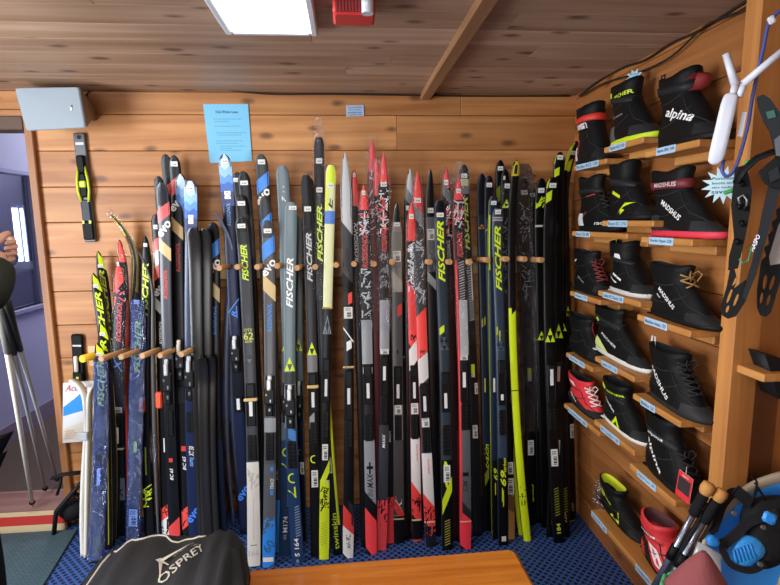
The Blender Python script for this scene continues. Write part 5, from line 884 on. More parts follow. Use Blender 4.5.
t = thing('pole_grip', SP(768, 125, .06), 'black and dark green pole grip hanging above the snowshoes', 'pole'); mb = MB(); px_plate([(757, 98), (763, 95.5), (770, 100), (777, 110), (788, 124), (790, 150), (774, 148), (770, 132), (763, 120), (758, 106)], [], .06, .03, M('#1d2224', .5), mb); mb.build('grip', t)
mb = MB(); px_plate([(766, 112), (774, 110), (776, 117), (768, 119)], [], .0765, .003, M('#2d5a52', .5), mb); mb.build('badge', t); mb = MB(); px_plate([(774, 140), (790, 128), (790, 158), (776, 156)], [], .08, .02, M('#4a4f58', .4), mb); mb.build('buckle', t)
# small shelf right of the stud; dark panel paints the recess shade below
a = pl(751, 378, 1, 1.24); mb = MB(); mb.box((a.x, 1.2, a.z), (1.7, 1.3285, a.z+.022), W_SHELF, .003); tag(mb.build('side_shelf', loc=(1.3, 1.26, a.z)), 'short pale wooden shelf to the right of the stud', 'shelf')
a, b = pl(744, 380, 1, 1.325), pl(772, 460, 1, 1.325); mb = MB(); mb.box((a.x, 1.322, .2), (b.x, 1.3295, a.z), W_PLYD, .002); struct(mb.build('trim_5'))
mb = MB(); px_s = lambda x, y: pl(x, y, 1, 1.22); P = [px_s(x, y) for x, y in ((765, 355), (774, 357), (790, 362), (790, 400), (778, 399), (772, 375))]
mb.grid([P, [p+Vector((.01, .07, 0)) for p in P]], M('#17181b', .6), True, True, True, True); tag(mb.build('hanging_boot', loc=P[0]), 'black boot cuff poking into view above the small side shelf', 'boot')

# ------------------------------------------------------------------ lower right: tub, pack, poles, gnomes
TN = Vector((-.2, -.88, .42)).normalized(); T0 = pl(780, 470, 1, 1.24)
def TP(x, y, z=None): return plane(x, y, T0+TN*(0 if z is None else (z-.77)*.9), TN)
t = thing('sled_tub', pl(760, 640, 2, 0.), 'beige rimmed sled tub with blue inside leaning at the lower right', 'sled')
RIM = smooth([(694, 590), (700, 545), (708, 523), (724, 503), (745, 485), (765, 475.5), (790, 470), (822, 474), (850, 500), (862, 560), (850, 640), (800, 690), (735, 690), (702, 640)], 4)
rc = (790, 575)
def rim(k, o): return [plane(rc[0]+(x-rc[0])*k, rc[1]+(y-rc[1])*k, T0+TN*o, TN) for x, y in RIM]
BG, BL = M('#a99c88', .6), M('#3aa6f8', .38)
mb = MB(); mb.grid([rim(.8, -.1), rim(.98, -.06), rim(1, -.02), rim(.985, .0), rim(.95, .004), rim(.9, -.004), rim(.885, -.012)], BG, True, True, True); mb.build('shell', t)
mb = MB(); mb.grid([rim(.89, -.008), rim(.87, -.01), rim(.8, -.03), rim(.76, -.07), rim(.4, -.08), rim(.02, -.08)], BL, True, True, False, True); mb.build('blue_liner', t)
# harness pack lying in the tub
t = thing('harness_pack', TP(760, 540), 'black and bright blue padded harness pack strapped into the sled tub', 'pack')
def slab(pts, z, th, mat, mb, pn=TN):
    P = [TP(x, y, z) for x, y in pts]; c = sum(P, Vector())/len(P)
    def up(k, h): return [c+(p-c)*k+pn*h for p in P]
    mb.grid([up(.96, 0), up(1, th*.35), up(.97, th*.8), up(.88, th), up(.4, th*1.08), up(.02, th*1.1)], mat, True, True, True, True)
def smooth(pts, n=5):
    out = []
    for i in range(len(pts)):
        p0_, p1_, p2_, p3_ = [Vector(pts[(i+k-1) % len(pts)]) for k in range(4)]
        for k in range(n): u = k/n; out.append(tuple(.5*((2*p1_)+(p2_-p0_)*u+(2*p0_-5*p1_+4*p2_-p3_)*u*u+(3*p1_-p0_-3*p2_+p3_)*u**3)))
    return out
BK2 = M('#1a1b1d', .75, noise=60); BP = M('#36a2f6', .5, noise=220); BD = M('#1f7fd0', .45)
mb = MB(); slab(smooth([(742, 505), (762, 495), (790, 500), (800, 540), (776, 560), (752, 566), (738, 540)]), .77, .05, BK2, mb); mb.build('pack_body', t)
mb = MB(); slab(smooth([(731, 545), (738, 534), (752, 536), (762, 546), (760, 556), (744, 566), (731, 562)]), .81, .02, BP, mb)
for i in range(6): mb.tube([TP(733+i*3.4, 549-i*1.2+.6, .835), TP(738+i*3.6, 563-i*1.2, .832)], .0025, BD, 6)
mb.build('blue_pad', t)
def strap(name, pts, w, mat, z=.82, th=.006, lab=None):
    mb = MB(); pts = smooth(pts, 5)[:-9]; P = [TP(x, y, z) for x, y in pts]; rows = []
    for i, p in enumerate(P):
        d = (P[min(i+1, len(P)-1)]-P[max(i-1, 0)]).normalized(); sd = d.cross(TN).normalized(); nn = TN
        rows.append([p+sd*w/2, p+sd*w/2+nn*th, p-sd*w/2+nn*th, p-sd*w/2])
    mb.grid(rows, mat, False, True, True, True); o = mb.build(name, t)
    if lab: o['label'] = lab
strap('shoulder_strap', [(714, 532), (718, 514), (723, 502), (735, 492), (750, 505), (744, 511)], .024, BK2, .775, .006)
strap('shoulder_strap', [(725, 545), (736, 533), (748, 522), (762, 517), (776, 512), (786, 508)], .022, M('#232528', .7), .83, .007)
strap('waist_belt', [(724, 541), (725, 556), (733, 566), (750, 570), (764, 563), (776, 552)], .016, M('#1d1e20', .7), .83, .006)
strap('waist_belt', [(735, 490), (742, 496), (750, 503), (760, 510)], .03, BK2, .82, .008)
mb = MB(); a, b = TP(763, 515, .89), TP(776, 521, .89); bar2(mb, a, b, .028, .012, M('#2b8fe8', .35), .005); mb.build('buckle', t)['label'] = 'bright blue plastic buckle'
mb = MB(); a = TP(708, 540, .85); 
slab(smooth([(705, 538), (710, 534), (718, 541), (716, 546), (708, 545)]), .84, .015, BD, mb); mb.build('pull_handle', t)
mb = MB(); mb.tube([TP(x, y, .83) for x, y in smooth([(752, 478), (757, 482), (755, 492), (753, 500), (758, 490), (766, 500)], 4)], .0028, DK, 6); mb.build('draw_cord', t)
for x, y in ((762, 527), (759, 564), (733, 513)): p = TP(x, y, .85); mb = MB(); mb.tube([p, p+TN*.008], .006, M('#8c9196', .3, .8), 8); mb.build('rivet', t)
# clear silver pouch
mb = MB(); SV = M('#c4c9cc', .25, .35, noise=30); P = [(697, 541), (721, 553), (719, 590), (690, 585), (690, 560)]
slab(P, .80, .012, SV, mb); o = tag(mb.build('foil_pouch', loc=TP(705, 562, .8)), 'crumpled silvery pouch tucked against the sled tub', 'pouch')
# trekking poles
def tpole(gx, gy, bx, by, lab, z):
    T = TP(gx, gy, z); Bm = pl(bx, by, 2, .0); d = (Bm-T).normalized(); t = thing('trekking_pole', Bm, lab, 'pole', 'trekking poles with cork tops'); sd = d.cross(Vector((0, 1, 0))).normalized()
    L_ = (Bm-T).length
    mb = MB(); CK = M('#c08a48', .75, noise=120); mb.tube([T-d*.004, T+d*.0, T+d*.012, T+d*.026, T+d*.034], [.006, .0155, .018, .016, .012], CK, 14); mb.build('cork_knob', t)['label'] = 'cork knob'
    mb = MB(); FO = M('#141416', .85, noise=150); mb.tube([T+d*.03, T+d*.042, T+d*.06, T+d*.08, T+d*.1, T+d*.106], [.012, .015, .0138, .015, .0142, .01], FO, 12); mb.build('foam_grip', t)
    mb = MB(); mb.tube([T+d*.105, T+d*(L_*.5)], .0085, M('#8e98a8', .25, .85), 10); mb.tube([T+d*(L_*.5), T+d*(L_-.05)], .0065, M('#1c1e22', .35), 10); mb.tube([T+d*(L_-.05), Bm+d*.0], [.005, .002], M('#7a7d80', .3, .9), 8); mb.build('shaft', t)
    mb = MB(); mb.tube([T+d*(.215), T+d*.26], .0125, DK, 10); bar2(mb, T+d*.22+sd*.012, T+d*.255+sd*.016, .014, .012, DK, .003); mb.build('clamp', t)
    mb = MB(); w = Vector((-.006, -.012, 0)); mb.tube([T+d*.04, T+d*.1+sd*.016+w, T+d*.18+sd*.012+w*1.2, T+d*.27+sd*.011+w, T+d*.33+sd*.004+w], .006, M('#17181a', .8), 6, True, .3); mb.build('wrist_strap', t)
tpole(709.5, 484, 596, 695, 'trekking pole with cork top, left and upper of the leaning pair', .83)
tpole(722.5, 490.5, 590, 712, 'trekking pole with cork top, right and lower of the leaning pair', .825)
# gnomes at the bottom edge
def gnome(cx, tipy, by, z, hatc, lab, nose=False):
    b = pl(cx, by, 2, z); k = (b-EYE).dot(_fw)/F; hgt = (by-tipy)*k/.82; r = hgt*.62; t = thing('plush_gnome', b-Vector((0, 0, .28)), lab, 'plush toy', 'plush gnomes'); mb = MB(); HT = M(hatc, .95, noise=260); rows = []
    for i in range(9):
        u = i/8; rr_ = r*(1-u)**.85+.004; rows.append([b+Vector((rr_*math.cos(a)*(1+.05*math.sin(3*a)), rr_*math.sin(a), hgt*u)) for a in [2*math.pi*j/20 for j in range(20)]])
    mb.grid(rows, HT, True, True, True, True); mb.build('hat', t)
    mb = MB(); GN = M('#3f8a5c', .8); n = 26
    for s_ in (0, math.pi): mb.tube([b+Vector((r*.99*math.cos(2*math.pi*j/n), r*.99*math.sin(2*math.pi*j/n), .008+.007*math.sin(j*1.9+s_))) for j in range(n+1)], .0045, GN, 6)
    mb.build('braid', t)['label'] = 'green braided hat band'
    mb = MB(); rows = []
    for i in range(9):
        u = i/8; rr_ = r*.92*math.sin(math.pi*(.28+.66*(1-u)))**.7; rows.append([b+Vector((rr_*math.cos(a), rr_*math.sin(a), -.27*(1-u)-.004)) for a in [2*math.pi*j/18 for j in range(18)]])
    mb.grid(rows, M('#cdbfa4', .95, noise=90), True, True, True, True); mb.build('body', t)
    mb = MB(); mb.tube([b+Vector((0, -r*.95, -.02)), b+Vector((0, -r*1.1, -.03)), b+Vector((0, -r*1.15, -.045))], [.004, .018, .004], M('#c98a80', .8), 10); mb.build('nose', t)
gnome(700, 557, 602, .86, '#74383a', 'plush gnome in dusty red felt hat with green braid at the bottom edge')
t = thing('plush_gnome', pl(800, 560, 2, .9)-Vector((0, 0, .2)), 'cream bearded plush gnome with pink nose at the bottom right corner', 'plush toy', 'plush gnomes')
b = pl(826, 574, 2, .93); mb = MB(); rows = []
for i in range(12):
    u = i/11; rr_ = .066*math.sin(math.pi*(.06+.86*u))**.7; rows.append([b+Vector((rr_*math.cos(a)*(1+.06*math.sin(5*a+i)), rr_*math.sin(a)*(1+.06*math.cos(4*a+i*2)), max(-.354, .1-.46*u))) for a in [2*math.pi*j/24 for j in range(24)]])
mb.grid(rows, M('#c6b898', .95, noise=120), True, True, True, True); mb.build('beard', t)
mb = MB(); c = pl(777, 543, 2, .97)+Vector((0, -.05, 0)); rows = []
for i in range(9): u = math.pi*i/8; rows.append([c+Vector((.016*math.sin(u)*math.cos(a), .016*math.sin(u)*math.sin(a), .019*math.cos(u))) for a in [2*math.pi*j/14 for j in range(14)]])
mb.grid(rows, M('#c9706c', .8, noise=160), True, True, True, True); mb.build('nose', t)

g0 = pl(700, 602, 2, .86); tz_ = .575; t = thing('side_table', (g0.x+.12, g0.y-.03, 0), 'plain wooden side table under the two plush gnomes', 'table'); mb = MB(); mb.box((g0.x-.12, g0.y-.14, tz_-.025), (g0.x+.36, g0.y+.1, tz_), W_SHELF, .004); mb.build('table_top', t)
for x in (-.1, .34):
    for y in (-.12, .08): mb = MB(); mb.box((g0.x+x-.015, g0.y+y-.015, 0), (g0.x+x+.015, g0.y+y+.015, tz_-.0255), W_SHELF, .002); mb.build('leg', t)
# ------------------------------------------------------------------ bench and bag in the foreground
BZ = .46
A = pl(515, 547, 2, BZ); Bk = pl(255, 568, 2, BZ); dirx = (Bk-A).normalized(); Bl = A+dirx*1.16
diry = Vector((-dirx.y, dirx.x, 0)); diry = diry if diry.y < 0 else -diry
def bfr(p): return A+dirx*p.x+diry*p.y+Vector((0, 0, p.z-BZ))
t = thing('wooden_bench', bfr(Vector((.58, .2, 0))), 'orange varnished wooden bench top in the foreground', 'bench')
mb = MB(); mb.box((0, 0, BZ-.04), (1.16, .42, BZ), W_TABLE, .012, bfr); mb.build('bench_top', t)
for x in (.08, 1.08):
    for y in (.05, .37): mb = MB(); mb.box((x-.03, y-.03, 0), (x+.03, y+.03, BZ-.041), W_TABLE, .004, bfr); mb.build('leg', t)
mb = MB(); mb.box((.1, .19, .3), (1.06, .23, BZ-.041), W_TABLE, .003, bfr); mb.build('stretcher', t)
# duffel
def bagp(x, y, z): return pl(x, y, 2, z)
t = thing('duffel_bag', bagp(175, 590, BZ), 'dark grey duffel bag with pale piping lying on the bench', 'bag')
BGM = M('#2c2d30', .5, noise=22); PI_ = M('#c9c4b4', .6)
prof = [(97, 587, .49), (104, 570, .53), (118, 549, .57), (140, 535, .6), (175, 533, .615), (212, 533, .62), (238, 538, .6), (250, 556, .55), (250, 578, .50)]
# cross sections along the length: x px, top px, half thickness
secs = [(88, 578, .035), (94, 566, .07), (106, 552, .09), (124, 538, .11), (150, 530, .12), (185, 532, .122), (215, 529, .125), (236, 530, .12), (247, 540, .1), (254, 557, .06)]
secs = [(92, 580, .035), (97, 568, .07), (108, 553, .09), (124, 540, .11), (148, 531, .12), (185, 531, .122), (214, 527, .125), (232, 526, .12), (246, 538, .1), (253, 557, .06)]
rows = []
for i, (x, ty, hh) in enumerate(secs):
    d = (.1, .16, .19, .2, .205, .205, .2, .2, .18, .14)[i]; yc_ = 1.25; yr = yc_+d*.86; p = pl(x, ty, 1, yr); top, bot, cx_ = p.z, BZ+.001, p.x; ring = []
    for j in range(28):
        a = 2*math.pi*j/28; c, s_ = math.cos(a), math.sin(a); sq = lambda v, e: abs(v)**e*(1 if v >= 0 else -1)
        z = (top+bot)/2+(top-bot)/2*sq(s_, .6); z -= (max(0, -c))*(.03 if s_ > 0 else 0)
        ring.append(Vector((cx_*(1+.0*c)+.006*math.sin(3*a+i)-(.02*c if i > 5 else -.02*c)*(i-4)/5, yc_+d*sq(c, .6), z)))
    rows.append(ring)
def interp(rows, k):
    out = []
    for i in range(len(rows)-1):
        p0_, p1_, p2_, p3_ = rows[max(0, i-1)], rows[i], rows[i+1], rows[min(len(rows)-1, i+2)]
        for q in range(k):
            u = q/k; out.append([.5*((2*b)+(c-a)*u+(2*a-5*b+4*c-d)*u*u+(3*b-a-3*c+d)*u**3) for a, b, c, d in zip(p0_, p1_, p2_, p3_)])
    return out+[rows[-1]]
big = interp(rows, 6); rg = random.Random(3)
fold = lambda i, j: .006*math.sin(i*.45+j*.9)+.004*math.sin(i*1.1-j*.5)+.003*math.sin(i*1.9+j*1.7)
bigw = []
for i, r in enumerate(big):
    c = sum(r, Vector())/len(r); bigw.append([p+(p-c).normalized()*fold(i, j)*(1 if p.z > BZ+.03 else 0) for j, p in enumerate(r)])
mb = MB(); mb.grid(bigw, BGM, True, True, True, True); body = mb.build('bag_body', t)
def on_bag(i, j, e=.003):
    i = max(0, min(len(bigw)-1.001, i)); i0 = int(i); f = i-i0; j0 = int(math.floor(j)); g = j-j0
    P = lambda a, b: bigw[a][b % 28]
    p = (P(i0, j0)*(1-g)+P(i0, j0+1)*g)*(1-f)+(P(i0+1, j0)*(1-g)+P(i0+1, j0+1)*g)*f
    c = sum(bigw[i0], Vector())/28; return p+(p-c).normalized()*e
# j: 7 = top, 14 = front (towards camera)
mb = MB(); mb.tube([on_bag(17+k*.5, 4.2+.35*math.sin(k*.45)*math.sin(k*.21+1), .003) for k in range(36)], .0026, PI_, 6); mb.tube([on_bag(2+k*.3, 11.5-k*.1+.5*math.sin(k*.7), .003) for k in range(30)], .0026, PI_, 6)
mb.tube([on_bag(13+k*.4, 7.4-k*.32, .004) for k in range(9)], .003, PI_, 6); mb.build('piping', t)['label'] = 'pale cream piping'
mb = MB()
o, ux, uy = (31., 7.6), (5.4, -1.5), (-1.5, -.3)
v, f, _ = glyphs('OSPREY', 0, .01); mb.add(v, f, M('#b9b4a6', .5), lambda q: on_bag(o[0]+ux[0]*q[0]+uy[0]*q[1], o[1]+ux[1]*q[0]+uy[1]*q[1], .002))
def bird(o, sc):
    for (a, b, w) in (((0, 0), (2.6, -1.9), .5), ((0, 0), (.9, 2.2), .42), ((0, 0), (1.3, .8), .36), ((2.2, -1.7), (4.2, -2.6), .34), ((.9, 2.2), (1.3, 3.2), .22), ((-.4, -.3), (.2, .4), .6), ((1.2, -.9), (2., -2.), .2), ((1.8, -1.3), (2.7, -2.5), .2), ((2.4, -1.7), (3.3, -3.), .18)):
        a, b = Vector(a)*sc, Vector(b)*sc; d = (b-a).normalized(); n = Vector((-d.y, d.x))*w*.5*sc
        q = [a+n, b+n*.3, b-n*.3, a-n]; mb.poly([on_bag(o[0]+p.x*1.7, o[1]+p.y*.36, .0022) for p in q], M('#c4bfae', .5))
bird((28.6, 6.5), .8); mb.build('maker_mark', t)['label'] = 'pale bird mark and lettering'
mb = MB(); e = big[-6]; pts = [on_bag(len(bigw)-9, 6, .004), on_bag(len(bigw)-4, 8, .03), on_bag(len(bigw)-2, 10.5, .05), on_bag(len(bigw)-4, 13, .03)]
mb.tube(pts, .022, M('#232427', .7), 8, True, .35); mb.build('grab_handle', t)
mb = MB(); mb.tube([on_bag(20, 9.0, .004), on_bag(22, 9.8, .014), on_bag(23.5, 10.4, .012), on_bag(23, 11, .01)], .004, PI_, 6); mb.tube([on_bag(21, 10, .006), on_bag(23, 9.6, .012), on_bag(24.5, 9.6, .01)], .003, PI_, 6); mb.build('zip_pull', t)

# ------------------------------------------------------------------ left side: binding, skis, card, stand, person with poles
def bindplate(pts, lab, cat, lime, name='ski_binding'):
    Y = YW-.002; P = lambda x, y, o: pl(x, y, 1, YW-o); (x0, y0), (x1, y1) = pts; c = P((x0+x1)/2, (y0+y1)/2, 0); t = thing(name, c, lab, cat, 'ski bindings hung on the back wall')
    a, b = P(x0, y0, .012), P(x1, y1, .012); ax = (b-a).normalized(); L_ = (b-a).length; sd = Vector((0, -1, 0)).cross(ax).normalized(); sd = sd if sd.x > 0 else -sd
    fr = lambda v: a+sd*v.x+ax*v.y+Vector((0, -1, 0))*v.z
    return t, fr, L_
t, fr, L_ = bindplate(((79, 133), (91, 243)), 'long grey and black ski binding with lime sides on the back wall', 'binding', True)
mb = MB(); mb.box((-.026, 0, -.01), (.026, L_*.99, .006), M('#55585c', .4), .004, fr); mb.tube([fr(Vector((0, .02, .006))), fr(Vector((0, .02, .0085)))], .009, M('#1a1a1c', .5), 10); mb.box((-.018, .042, .0062), (.018, .054, .0068), M('#d0d2d4', .5), 0, fr); mb.build('base_plate', t)
mb = MB()
for s_ in (-1, 1): mb.tube([fr(Vector((s_*.014, L_*.3, .012))), fr(Vector((s_*.024, L_*.42, .016))), fr(Vector((s_*.025, L_*.52, .016))), fr(Vector((s_*.016, L_*.62, .012)))], .006, M('#c4d62a', .4), 8)
mb.box((-.014, L_*.43, .012), (.014, L_*.49, .024), M('#c4d62a', .4), .004, fr); mb.build('side_arms', t)['label'] = 'lime side arms'
mb = MB(); mb.box((-.018, L_*.2, .004), (.018, L_*.36, .022), DK, .006, fr); mb.box((-.016, L_*.36, .004), (.016, L_*.58, .018), DK2, .006, fr); mb.box((-.02, L_*.6, .004), (.02, L_*.8, .016), M('#2a2f3c', .4), .005, fr); mb.box((-.024, L_*.8, .004), (.024, L_*.97, .018), DK, .005, fr); mb.box((-.02, L_*.79, .016), (-.01, L_*.82, .02), M('#b9c43a', .4), 0, fr); mb.box((.01, L_*.79, .016), (.02, L_*.82, .02), M('#b9c43a', .4), 0, fr); mb.build('toe_block', t)
t, fr, L_ = bindplate(((77, 334), (80, 384)), 'short black ski binding with white lever beside the yellow peg', 'binding', False)
mb = MB(); mb.box((-.028, 0, -.01), (.028, L_, .008), DK, .012, fr); mb.box((-.02, .052, .0082), (.02, .06, .009), M('#c9ccd0', .5), 0, fr); mb.tube([fr(Vector((0, .025, .008))), fr(Vector((0, .025, .01)))], .006, M('#000000', .5), 8); mb.build('base_plate', t)
mb = MB(); mb.box((-.014, L_*.42, .008), (.004, L_*.74, .024), M('#dcdcd6', .4), .005, fr); mb.build('lever', t)['label'] = 'white lever'
mb = MB(); mb.box((-.024, L_*.74, .008), (.024, L_*.98, .02), DK2, .008, fr); mb.box((-.005, L_*.83, .02), (.006, L_*.87, .0215), M('#c4d62a', .4), 0, fr); mb.build('heel_block', t)
# hanging card package
mb = MB(); Yc = YW-.06; P = [pl(x, y, 1, Yc) for x, y in ((63, 383), (62.5, 443), (92, 441), (94, 381))]; ux, uy = P[3]-P[0], P[0]-P[1]; o = P[1]; q = lambda u, v, e=.0: o+ux*u+uy*v+Vector((0, -e, 0))
WM2 = M('#d9dbdc', .4); mb.grid([[q(0, 0), q(1, 0), q(1, 1), q(0, 1)], [p+Vector((0, .012, 0)) for p in (q(0, 0), q(1, 0), q(1, 1), q(0, 1))]], WM2, False, True, True, True)
mb.poly([q(.02, .45, .001), q(.98, .56, .001), q(.98, .62, .001), q(.8, .74, .001), q(.68, .7, .001), q(.55, .8, .001), q(.35, .72, .001), q(.02, .6, .001)], M('#2f8ee0', .4)); mb.poly([q(.3, .72, .0014), q(.36, .72, .0014), q(.55, .815, .0014), q(.66, .74, .0014), q(.7, .76, .0014), q(.56, .84, .0014)], M('#f2f4f6', .4))
mb.poly([q(.02, .04, .001), q(.98, .04, .001), q(.98, .28, .001), q(.6, .33, .001), q(.02, .24, .001)], M('#d8d2c2', .4)); text_on(mb, 'Access', q(.08, .86, .001), ux*.72, uy*.1, M('#c23a3c', .4), .3, .0)
for v in (.24, .2, .16, .12): text_on(mb, 'climb kit', q(.08, v-.05, .0015), ux*(.3+.1*((v*100) % 3)/2), uy*.022, M('#c2584a', .5))
tag(mb.build('card_package', loc=P[1]), 'white and blue cardboard package with red script hanging below the yellow peg', 'package')
# pair of white skis side on, tips splayed
WS = M('#dad8cf', .35)
def whiteski(pts, lab):
    f_ = pl(pts[-1][0], pts[-1][1], 2, 0); n = len(pts); P = []
    for i, (x, y) in enumerate(pts): P.append(pl(x, y, 1, (YW-.1)+(f_.y-(YW-.1))*(max(0, y-380)/(pts[-1][1]-380))))
    P[-1] = f_; PP = []
    for i in range(n-1):
        a, b, c, d = P[max(0, i-1)], P[i], P[i+1], P[min(n-1, i+2)]
        for k in range(6): u = k/6; PP.append(.5*((2*b)+(c-a)*u+(2*a-5*b+4*c-d)*u*u+(3*b-a-3*c+d)*u**3))
    PP.append(P[-1]); t = thing('kids_ski', f_, lab, 'ski', 'white kids skis'); mb = MB(); rows = []
    for i, p in enumerate(PP):
        d = (PP[min(i+1, len(PP)-1)]-PP[max(0, i-1)]).normalized(); sd = d.cross(Vector((0, 1, 0))).normalized(); w = .02 if i > 3 else .012+.003*i; h = .004+.002*min(1, i/10)
        rows.append([p+sd*h+Vector((0, -w, 0)), p+sd*h+Vector((0, w, 0)), p-sd*h+Vector((0, w, 0)), p-sd*h+Vector((0, -w, 0))])
    mb.grid(rows, WS, True, True, True, True); mb.build('ski_body', t); return t
t = whiteski([(70, 380), (77, 383), (83, 391), (86, 404), (86.5, 435), (84, 480), (83, 520), (84, 554)], 'white kids ski on edge, left of the splayed pair beside the blue sheened sleeve')
mb = MB(); p = pl(86, 434, 1, YW-.16); mb.box(p+Vector((-.02, -.035, -.018)), p+Vector((.022, .03, .018)), M('#c4c6ca', .4), .004); mb.build('tie_clip', t)
whiteski([(95, 385), (91.5, 390), (89.5, 400), (89, 435), (88, 480), (87.5, 520), (87, 555)], 'white kids ski on edge, right of the splayed pair beside the blue sheened sleeve')
# black metal stand at the step
t = thing('metal_stand', pl(55, 535, 2, 0), 'black folding metal stand with hanging straps beside the step', 'stand'); mb = MB(); DM = M('#17181b', .5)
f_ = pl(54, 534, 2, .009); f_.z = .0095
Yn = f_.y; mb.tube([f_, pl(56, 512, 1, Yn), pl(73, 492, 1, Yn+.04), pl(86, 478, 1, Yn+.06)], .011, DM, 8); mb.build('frame', t)
mb = MB(); mb.tube([pl(52, 478, 1, Yn+.03), pl(66, 474, 1, Yn+.03), pl(84, 472, 1, Yn+.05)], .016, M('#1d1e22', .8), 8, True, .5); mb.tube([pl(62, 473, 1, Yn+.04), pl(60, 486, 1, Yn+.03), pl(57, 495, 1, Yn+.02)], .011, DM, 6, True, .5); mb.build('strap', t)
mb = MB(); rows = []
for i in range(7): u = i/6; r = .055*math.sin(math.pi*(.1+.8*u))**.6; c = pl(73, 509, 1, Yn+.07); rows.append([c+Vector((r*1.3*math.cos(a), r*math.sin(a), -.045+.09*u)) for a in [j*.524 for j in range(12)]])
mb.grid(rows, M('#151619', .8, noise=40), True, True, True, True); mb.build('pouch', t)
mb = MB(); f2 = f_+Vector((.13, .1, 0)); mb.tube([f2, f2+Vector((0, 0, .1)), pl(73, 492, 1, Yn+.06)], .01, DM, 8); mb.build('rear_leg', t)
# ski poles held / leaning at the left edge
def skipole(pts, zb, lab, c1, grip, r=.0085):
    bt = pl(pts[1][0], pts[1][1], 2, zb); tp = pl(pts[0][0], pts[0][1], 1, 1.72); d = (tp-bt).normalized(); L_ = (tp-bt).length; t = thing('ski_pole', bt, lab, 'pole', 'ski poles at the doorway')
    mb = MB(); mb.tube([bt+d*.03, tp-d*.12], [r*.75, r], c1, 8); mb.tube([bt, bt+d*.03], [.002, .005], M('#8a7a60', .5), 6); mb.build('shaft', t)
    mb = MB(); mb.tube([tp-d*.3, tp-d*.12, tp-d*.06, tp], [r*1.2, r*1.35, r*1.7, r*1.5], grip, 8); mb.build('grip', t)
    mb = MB(); mb.tube([bt+d*.045, bt+d*.05, bt+d*.06], [.012, .014, .006], DK, 12); mb.build('basket', t)
t = skipole(((-2, 292), (33, 507)), ST, 'white ski pole with black and white grip section, front one at the doorway', M('#d8d2c2', .4), M('#8a867c', .6), .011)
skipole(((2, 300), (46, 492)), ST, 'grey ski pole in the middle of the three at the doorway', M('#9a9a9c', .35, .3), M('#33332f', .6))
skipole(((6, 300), (58, 482)), ST, 'pale grey ski pole, rightmost of the three at the doorway', M('#b0aeaa', .35, .3), M('#33332f', .6))
# person at the left edge: dark jacket, forearm raised
def skinmesh(name, verts, edges, radii, mat, parent, sub=2):
    me = bpy.data.meshes.new(name); off = parent_base(parent); me.from_pydata([Vector(v)-off for v in verts], edges, []); o = bpy.data.objects.new(name, me); COL.objects.link(o); o.parent = parent
    sk = o.modifiers.new('Skin', 'SKIN'); o.modifiers.new('Sub', 'SUBSURF').levels = sub; o.modifiers['Sub'].render_levels = sub; sk.use_smooth_shade = True
    for i, r in enumerate(radii):
        r = r if isinstance(r, tuple) else (r, r); me.skin_vertices[0].data[i].radius = r
    me.skin_vertices[0].data[0].use_root = True; dg = bpy.context.evaluated_depsgraph_get(); dg.update(); m2 = bpy.data.meshes.new_from_object(o.evaluated_get(dg)); o.modifiers.clear(); o.data = m2; m2.materials.clear(); m2.materials.append(mat)
    for p in m2.polygons: p.use_smooth = True
    bpy.data.meshes.remove(me); return o
PX, PY = -1.178, 1.34
t = thing('person', (PX, PY, 0), 'person in a dark jacket at the left edge with one forearm raised', 'person')
el = pl(-10, 300, 1, 1.42); wr = pl(-5, 262, 1, 1.5); hd = pl(-1, 253, 1, 1.53)
V = [(PX, PY, .95), (PX, PY, 1.2), (PX, PY, 1.42), (PX, PY, 1.52), (PX, PY, 1.62), (PX+.02, PY+.02, 1.70), (PX-.02, PY+.12, 1.40), tuple(el), tuple(wr), tuple(hd),
     (PX-.17, PY, 1.40), (PX-.24, PY-.02, 1.14), (PX-.22, PY+.08, .9), (PX-.22, PY+.12, .82), (PX+.09, PY, .9), (PX+.1, PY+.01, .5), (PX+.1, PY, .08), (PX+.1, PY+.15, .04), (PX-.09, PY, .9), (PX-.1, PY+.01, .5), (PX-.1, PY, .08), (PX-.1, PY+.15, .04)]
Ed = [(0, 1), (1, 2), (2, 3), (3, 4), (4, 5), (2, 6), (6, 7), (7, 8), (8, 9), (2, 10), (10, 11), (11, 12), (12, 13), (0, 14), (14, 15), (15, 16), (16, 17), (0, 18), (18, 19), (19, 20), (20, 21)]
Rd = [(.15, .12), (.16, .12), (.15, .11), .055, .08, .085, .065, .042, .027, .026, .065, .05, .032, .03, .09, .062, .045, .035, .09, .062, .045, .035]
skinmesh('body', V, Ed, Rd, M('#c89880', .6), t, 2)
JK = M('#2a2c26', .8, noise=60)
Vj = [(PX, PY, .98), V[1], V[2], V[6], V[7], tuple(Vector(V[7]).lerp(Vector(V[8]), 1.05)), V[10], V[11], tuple(Vector(V[11]).lerp(Vector(V[12]), .9)), (PX, PY, 1.49), (PX, PY, .66)]
skinmesh('jacket', Vj, [(0, 1), (1, 2), (2, 3), (3, 4), (4, 5), (2, 6), (6, 7), (7, 8), (2, 9), (0, 10)], [(.17, .16), (.165, .155), (.15, .14), .08, .066, .052, .09, .068, .055, .075, (.165, .15)], JK, t, 2)
TR = M('#121316', .85, noise=40)
skinmesh('trousers', [(PX, PY, .86), (PX+.1, PY, .8), (PX+.12, PY+.01, .5), (PX+.11, PY, .12), (PX-.1, PY, .8), (PX-.11, PY+.01, .5), (PX-.11, PY, .12)], [(0, 1), (1, 2), (2, 3), (0, 4), (4, 5), (5, 6)], [.15, .12, .1, .085, .12, .1, .085], TR, t, 2)
for s_ in (.1, -.1): skinmesh('shoe', [(PX+s_, PY-.05, .05), (PX+s_, PY+.05, .05), (PX+s_, PY+.2, .04)], [(0, 1), (1, 2)], [.05, .052, .04], M('#1a1a1c', .6), t, 2)
